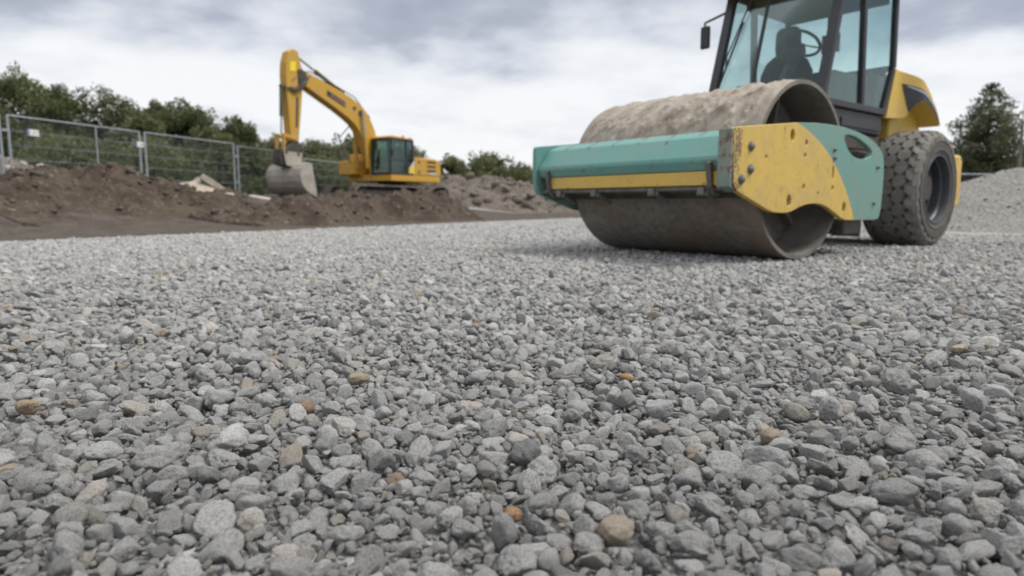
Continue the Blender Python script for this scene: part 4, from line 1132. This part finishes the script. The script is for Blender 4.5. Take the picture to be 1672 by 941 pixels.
# cab
c0, c1, cb, ct = .18, 1.35, 1.36, 2.93
frp = lambda z: 1.46-.10*max(0, (z-2.0))
m = MB()
for y_ in (c0+.04, c1-.04):
    m.bar((1.44, y_, cb), (1.44, y_, 2.0), .09, .09, (0, 1, 0)); m.bar((1.44, y_, 2.0), (1.34, y_, ct), .09, .09, (0, 1, 0)); m.bar((-.02, y_, cb), (-.02, y_, ct-.04), .10, .09, (0, 1, 0)); m.bar((1.36, y_, ct), (-.02, y_, ct-.05), .09, .09)
    m.bar((.42, y_, cb), (.42, y_, ct), .08, .08, (0, 1, 0)); m.bar((1.46, y_, cb+.03), (-.05, y_, cb+.03), .1, .1)
for (r_, z_) in ((1.44, cb+.04), (1.34, ct), (-.02, ct-.05), (-.02, cb+.4)): m.bar((r_, c0, z_), (r_, c1, z_), .09, .09)
m.box((-.05, c0, cb), (.38, c1-.02, cb+.55)); m.bar((1.40, c1-.03, cb+.62), (.42, c1-.03, cb+.66), .06, .05)
cab = m.build('cab', M['black_frame'], EX, .015)
m = MB(); m.prism([(1.44, ct+.04), (1.36, ct+.10), (.0, ct+.04), (-.08, ct-.01), (1.44, ct-.01)], c0-.02, c1+.02, 'y'); m.build('cab_roof', M['machine_yellow'], cab, .03)
def expane(name, pts, n):
    n = Vector(n).normalized()*.004; a = [Vector(p)+n for p in pts]; b = [Vector(p)-n for p in pts]
    m = MB(); m.add(a+b, [(0,1,2,3),(7,6,5,4)]+[(i, i+4, (i+1) % 4+4, (i+1) % 4) for i in range(4)]); m.build(name, M['exglass'], cab)
expane('windscreen', [(1.44, c0+.08, cb+.08), (1.44, c1-.08, cb+.08), (1.345, c1-.08, ct-.05), (1.345, c0+.08, ct-.05)], (1, 0, .06))
expane('door_window', [(1.40, c1-.03, cb+.08), (.46, c1-.03, cb+.08), (.46, c1-.03, ct-.05), (1.32, c1-.03, ct-.05)], (0, 1, 0))
expane('side_window', [(.38, c1-.03, cb+.58), (.03, c1-.03, cb+.58), (.03, c1-.03, ct-.09), (.38, c1-.03, ct-.06)], (0, 1, 0))
expane('side_window', [(1.38, c0+.03, cb+.5), (.03, c0+.03, cb+.5), (.03, c0+.03, ct-.09), (1.32, c0+.03, ct-.06)], (0, 1, 0))
expane('rear_window', [(-.02, c0+.08, cb+.55), (-.02, c1-.08, cb+.55), (-.02, c1-.08, ct-.1), (-.02, c0+.08, ct-.1)], (1, 0, 0))
m = MB(); m.box((.25, .52, cb+.35), (.80, 1.02, cb+.48)); m.box((.20, .52, cb+.42), (.34, 1.02, cb+1.05)); m.box((.22, .64, cb+1.06), (.32, .90, cb+1.26)); m.box((.35, .42, cb), (.75, 1.12, cb+.36)); m.build('seat', simple('brown seat cover', (.075, .045, .03), .9, .2), cab, .03)
m = MB(); m.tube([(1.42, c1+.02, 2.4), (1.55, c1+.16, 2.45), (1.55, c1+.16, 2.2)], .015, 6); m.box((1.52, c1+.08, 2.1), (1.56, c1+.24, 2.42)); m.build('mirror', M['black_frame'], cab)
m = MB(); m.lathe([(ct+.09, .0001), (ct+.09, .07), (ct+.2, .06), (ct+.21, .0001)], 12, (.25, 1.0, 0), axis='z'); m.build('beacon', simple('amber beacon', (.6, .22, .02), .3, .1), cab)
# undercarriage
UC = empty('undercarriage', (0, 0, 0)); UC.parent = EX; UC.rotation_euler = (0, 0, R(-14))
m = MB(); m.lathe([(.95, .0001), (.95, .62), (1.05, .62), (1.05, .0001)], 32, axis='z'); m.box((-.7, -.9, .45), (.8, .9, .95)); m.build('turntable', M['chassis'], UC, .02)
def track(yc):
    n = 14; Lf, Lr, rad = 2.35, -1.9, .43; zc = .45
    path = []
    for i in range(n+1):
        a = math.pi/2-math.pi*i/n; path.append((Lf+rad*math.cos(a), zc+rad*math.sin(a), math.cos(a), math.sin(a)))
    for i in range(12): path.append((Lf+(Lr-Lf)*(i+1)/13, zc-rad, 0, -1))
    for i in range(n+1):
        a = -math.pi/2-math.pi*i/n; path.append((Lr+rad*math.cos(a), zc+rad*math.sin(a), math.cos(a), math.sin(a)))
    for i in range(12): path.append((Lr+(Lf-Lr)*(i+1)/13, zc+rad-.03*math.sin(math.pi*(i+1)/13), 0, 1))
    k = len(path); w = .30
    m = MB()
    V = []
    for (x_, z_, nx_, nz_) in path:
        V += [(x_, yc-w, z_), (x_, yc+w, z_), (x_-nx_*.05, yc+w, z_-nz_*.05), (x_-nx_*.05, yc-w, z_-nz_*.05)]
    Fs = []
    for i in range(k):
        j = (i+1) % k
        for q in range(4): Fs.append((i*4+q, i*4+(q+1) % 4, j*4+(q+1) % 4, j*4+q))
    m.add(V, Fs)
    for (x_, z_, nx_, nz_) in path:
        m.bar((x_+nx_*.015, yc-w-.005, z_+nz_*.015), (x_+nx_*.015, yc+w+.005, z_+nz_*.015), .03, .07, (nx_, 0, nz_))
    m.build('track', M['track'], UC)
    m = MB(); m.box((Lr, yc-.20, zc-.22), (Lf, yc+.20, zc+.18)); m.build('track_frame', M['chassis'], UC, .03)
    for x_ in [Lr+.35+.5*i for i in range(8)]:
        m = MB(); m.lathe([(yc-.22, .0001), (yc-.22, .13), (yc+.22, .13), (yc+.22, .0001)], 16, (x_, 0, zc-.26), axis='y'); m.build('track_roller', M['chassis'], UC)
    for x_ in (Lf, Lr):
        m = MB(); m.lathe([(yc-.20, .0001), (yc-.20, .20), (yc-.12, .36), (yc+.12, .36), (yc+.20, .20), (yc+.20, .0001)], 24, (x_, 0, zc), axis='y'); m.build('drive_wheel', M['chassis'], UC, auto=30)
M['track'] = simple('dusty track shoes', (.19, .165, .135), .85, .4, 6, 0, .3)
track(1.15); track(-1.15)

# ------------------------------------------------------------------ sky, sun, camera
w = bpy.data.worlds.new('World'); scene.world = w; w.use_nodes = True
wt = w.node_tree; wt.nodes.clear()
class WN(NT):
    def __init__(s, tree):
        s.t = tree; s.n = tree.nodes; s.l = tree.links; s.tc = s.n.new('ShaderNodeTexCoord')
W = WN(wt)
SKYSEED = 3.1
SUN_EL, SUN_AZ = R(56), R(95)
sky = wt.nodes.new('ShaderNodeTexSky'); sky.sky_type = 'NISHITA'; sky.sun_disc = False
sky.sun_elevation = SUN_EL; sky.sun_rotation = SUN_AZ
dirv = W.tc.outputs['Generated']
sx, sy_, sz = W.sep(dirv)
den = W.math('ADD', W.math('MAXIMUM', sz, 0.0), .22)
cv = wt.nodes.new('ShaderNodeCombineXYZ'); W.l.new(W.math('DIVIDE', sx, den), cv.inputs[0]); W.l.new(W.math('DIVIDE', sy_, den), cv.inputs[1]); cv.inputs[2].default_value = SKYSEED
na_ = W.noise(1.25, 3, .5, cv.outputs[0], .1); nb_ = W.noise(3.4, 7, .52, cv.outputs[0], .0); nc_ = W.noise(7, 5, .55, cv.outputs[0], .1)
val = W.math('ADD', W.math('ADD', W.math('MULTIPLY', na_, .62), W.math('MULTIPLY', nb_, .44)), W.math('MULTIPLY', nc_, .05))
elev = W.ramp(sz, [(0.0, .60), (.09, .625), (.165, .585), (.235, .45), (.33, .36), (.6, .46), (1.0, .5)])
az = W.math('DIVIDE', sx, W.math('MAXIMUM', sy_, .05))
side = W.ramp(az, [(.45, 0), (.80, 1)])
val = W.math('ADD', val, W.math('SUBTRACT', elev, .545))
val = W.math('SUBTRACT', val, W.math('MULTIPLY', W.math('MULTIPLY', side, W.ramp(sz, [(.10, 0), (.2, 1)])), .09))
cc = W.ramp(val, [(.27, (.36, .39, .475)), (.39, (.48, .515, .60)), (.47, (.70, .73, .80)), (.545, (.87, .885, .92)), (.64, (.98, .985, 1.0))])
zen = W.ramp(sz, [(.30, 0), (.75, 1)])
K = 4.5
sc_ = wt.nodes.new('ShaderNodeVectorMath'); sc_.operation = 'SCALE'; W.l.new(W.math('ADD', W.math('MULTIPLY', zen, 3.2), K), sc_.inputs['Scale'])
cc = W.mix(zen, cc, W.mix(.8, cc, (.80, .80, .80)))
W.l.new(cc, sc_.inputs[0])
mx = W.mix(.95, sky.outputs[0], (0, 0, 0)); 
W.l.new(sc_.outputs[0], mx.node.inputs[7])
bg = wt.nodes.new('ShaderNodeBackground'); W.l.new(mx, bg.inputs[0]); bg.inputs[1].default_value = .1
wo = wt.nodes.new('ShaderNodeOutputWorld'); W.l.new(bg.outputs[0], wo.inputs[0])

sl = bpy.data.lights.new('sun', 'SUN'); sl.energy = 1.5; sl.angle = R(20); sl.color = (1, .97, .92)
so = bpy.data.objects.new('sun', sl); col.objects.link(so)
# direction towards the sun, matching the sky's rotation (clockwise from +y seen from above)
dv_ = Vector((math.sin(SUN_AZ)*math.cos(SUN_EL), math.cos(SUN_AZ)*math.cos(SUN_EL), math.sin(SUN_EL)))
so.rotation_euler = dv_.to_track_quat('Z', 'Y').to_euler(); so.location = dv_*40

cam = bpy.data.cameras.new('camera'); co = bpy.data.objects.new('camera', cam); col.objects.link(co)
cam.sensor_width = 36; cam.lens = 36*FPX/1672
co.location = (0, 0, CAM_H); co.rotation_euler = (math.pi/2-PITCH, 0, 0)
cam.clip_start = .02; cam.clip_end = 4000
cam.dof.use_dof = True; cam.dof.focus_distance = 1.55; cam.dof.aperture_fstop = 3.0; cam.dof.aperture_blades = 9
scene.camera = co
vs = scene.view_settings
vs.view_transform = 'Standard'; vs.look = 'None'; vs.gamma = 1; vs.exposure = 1.1; vs.use_curve_mapping = False
scene.cycles.max_bounces = 8; scene.cycles.transparent_max_bounces = 16
scene.cycles.use_denoising = True
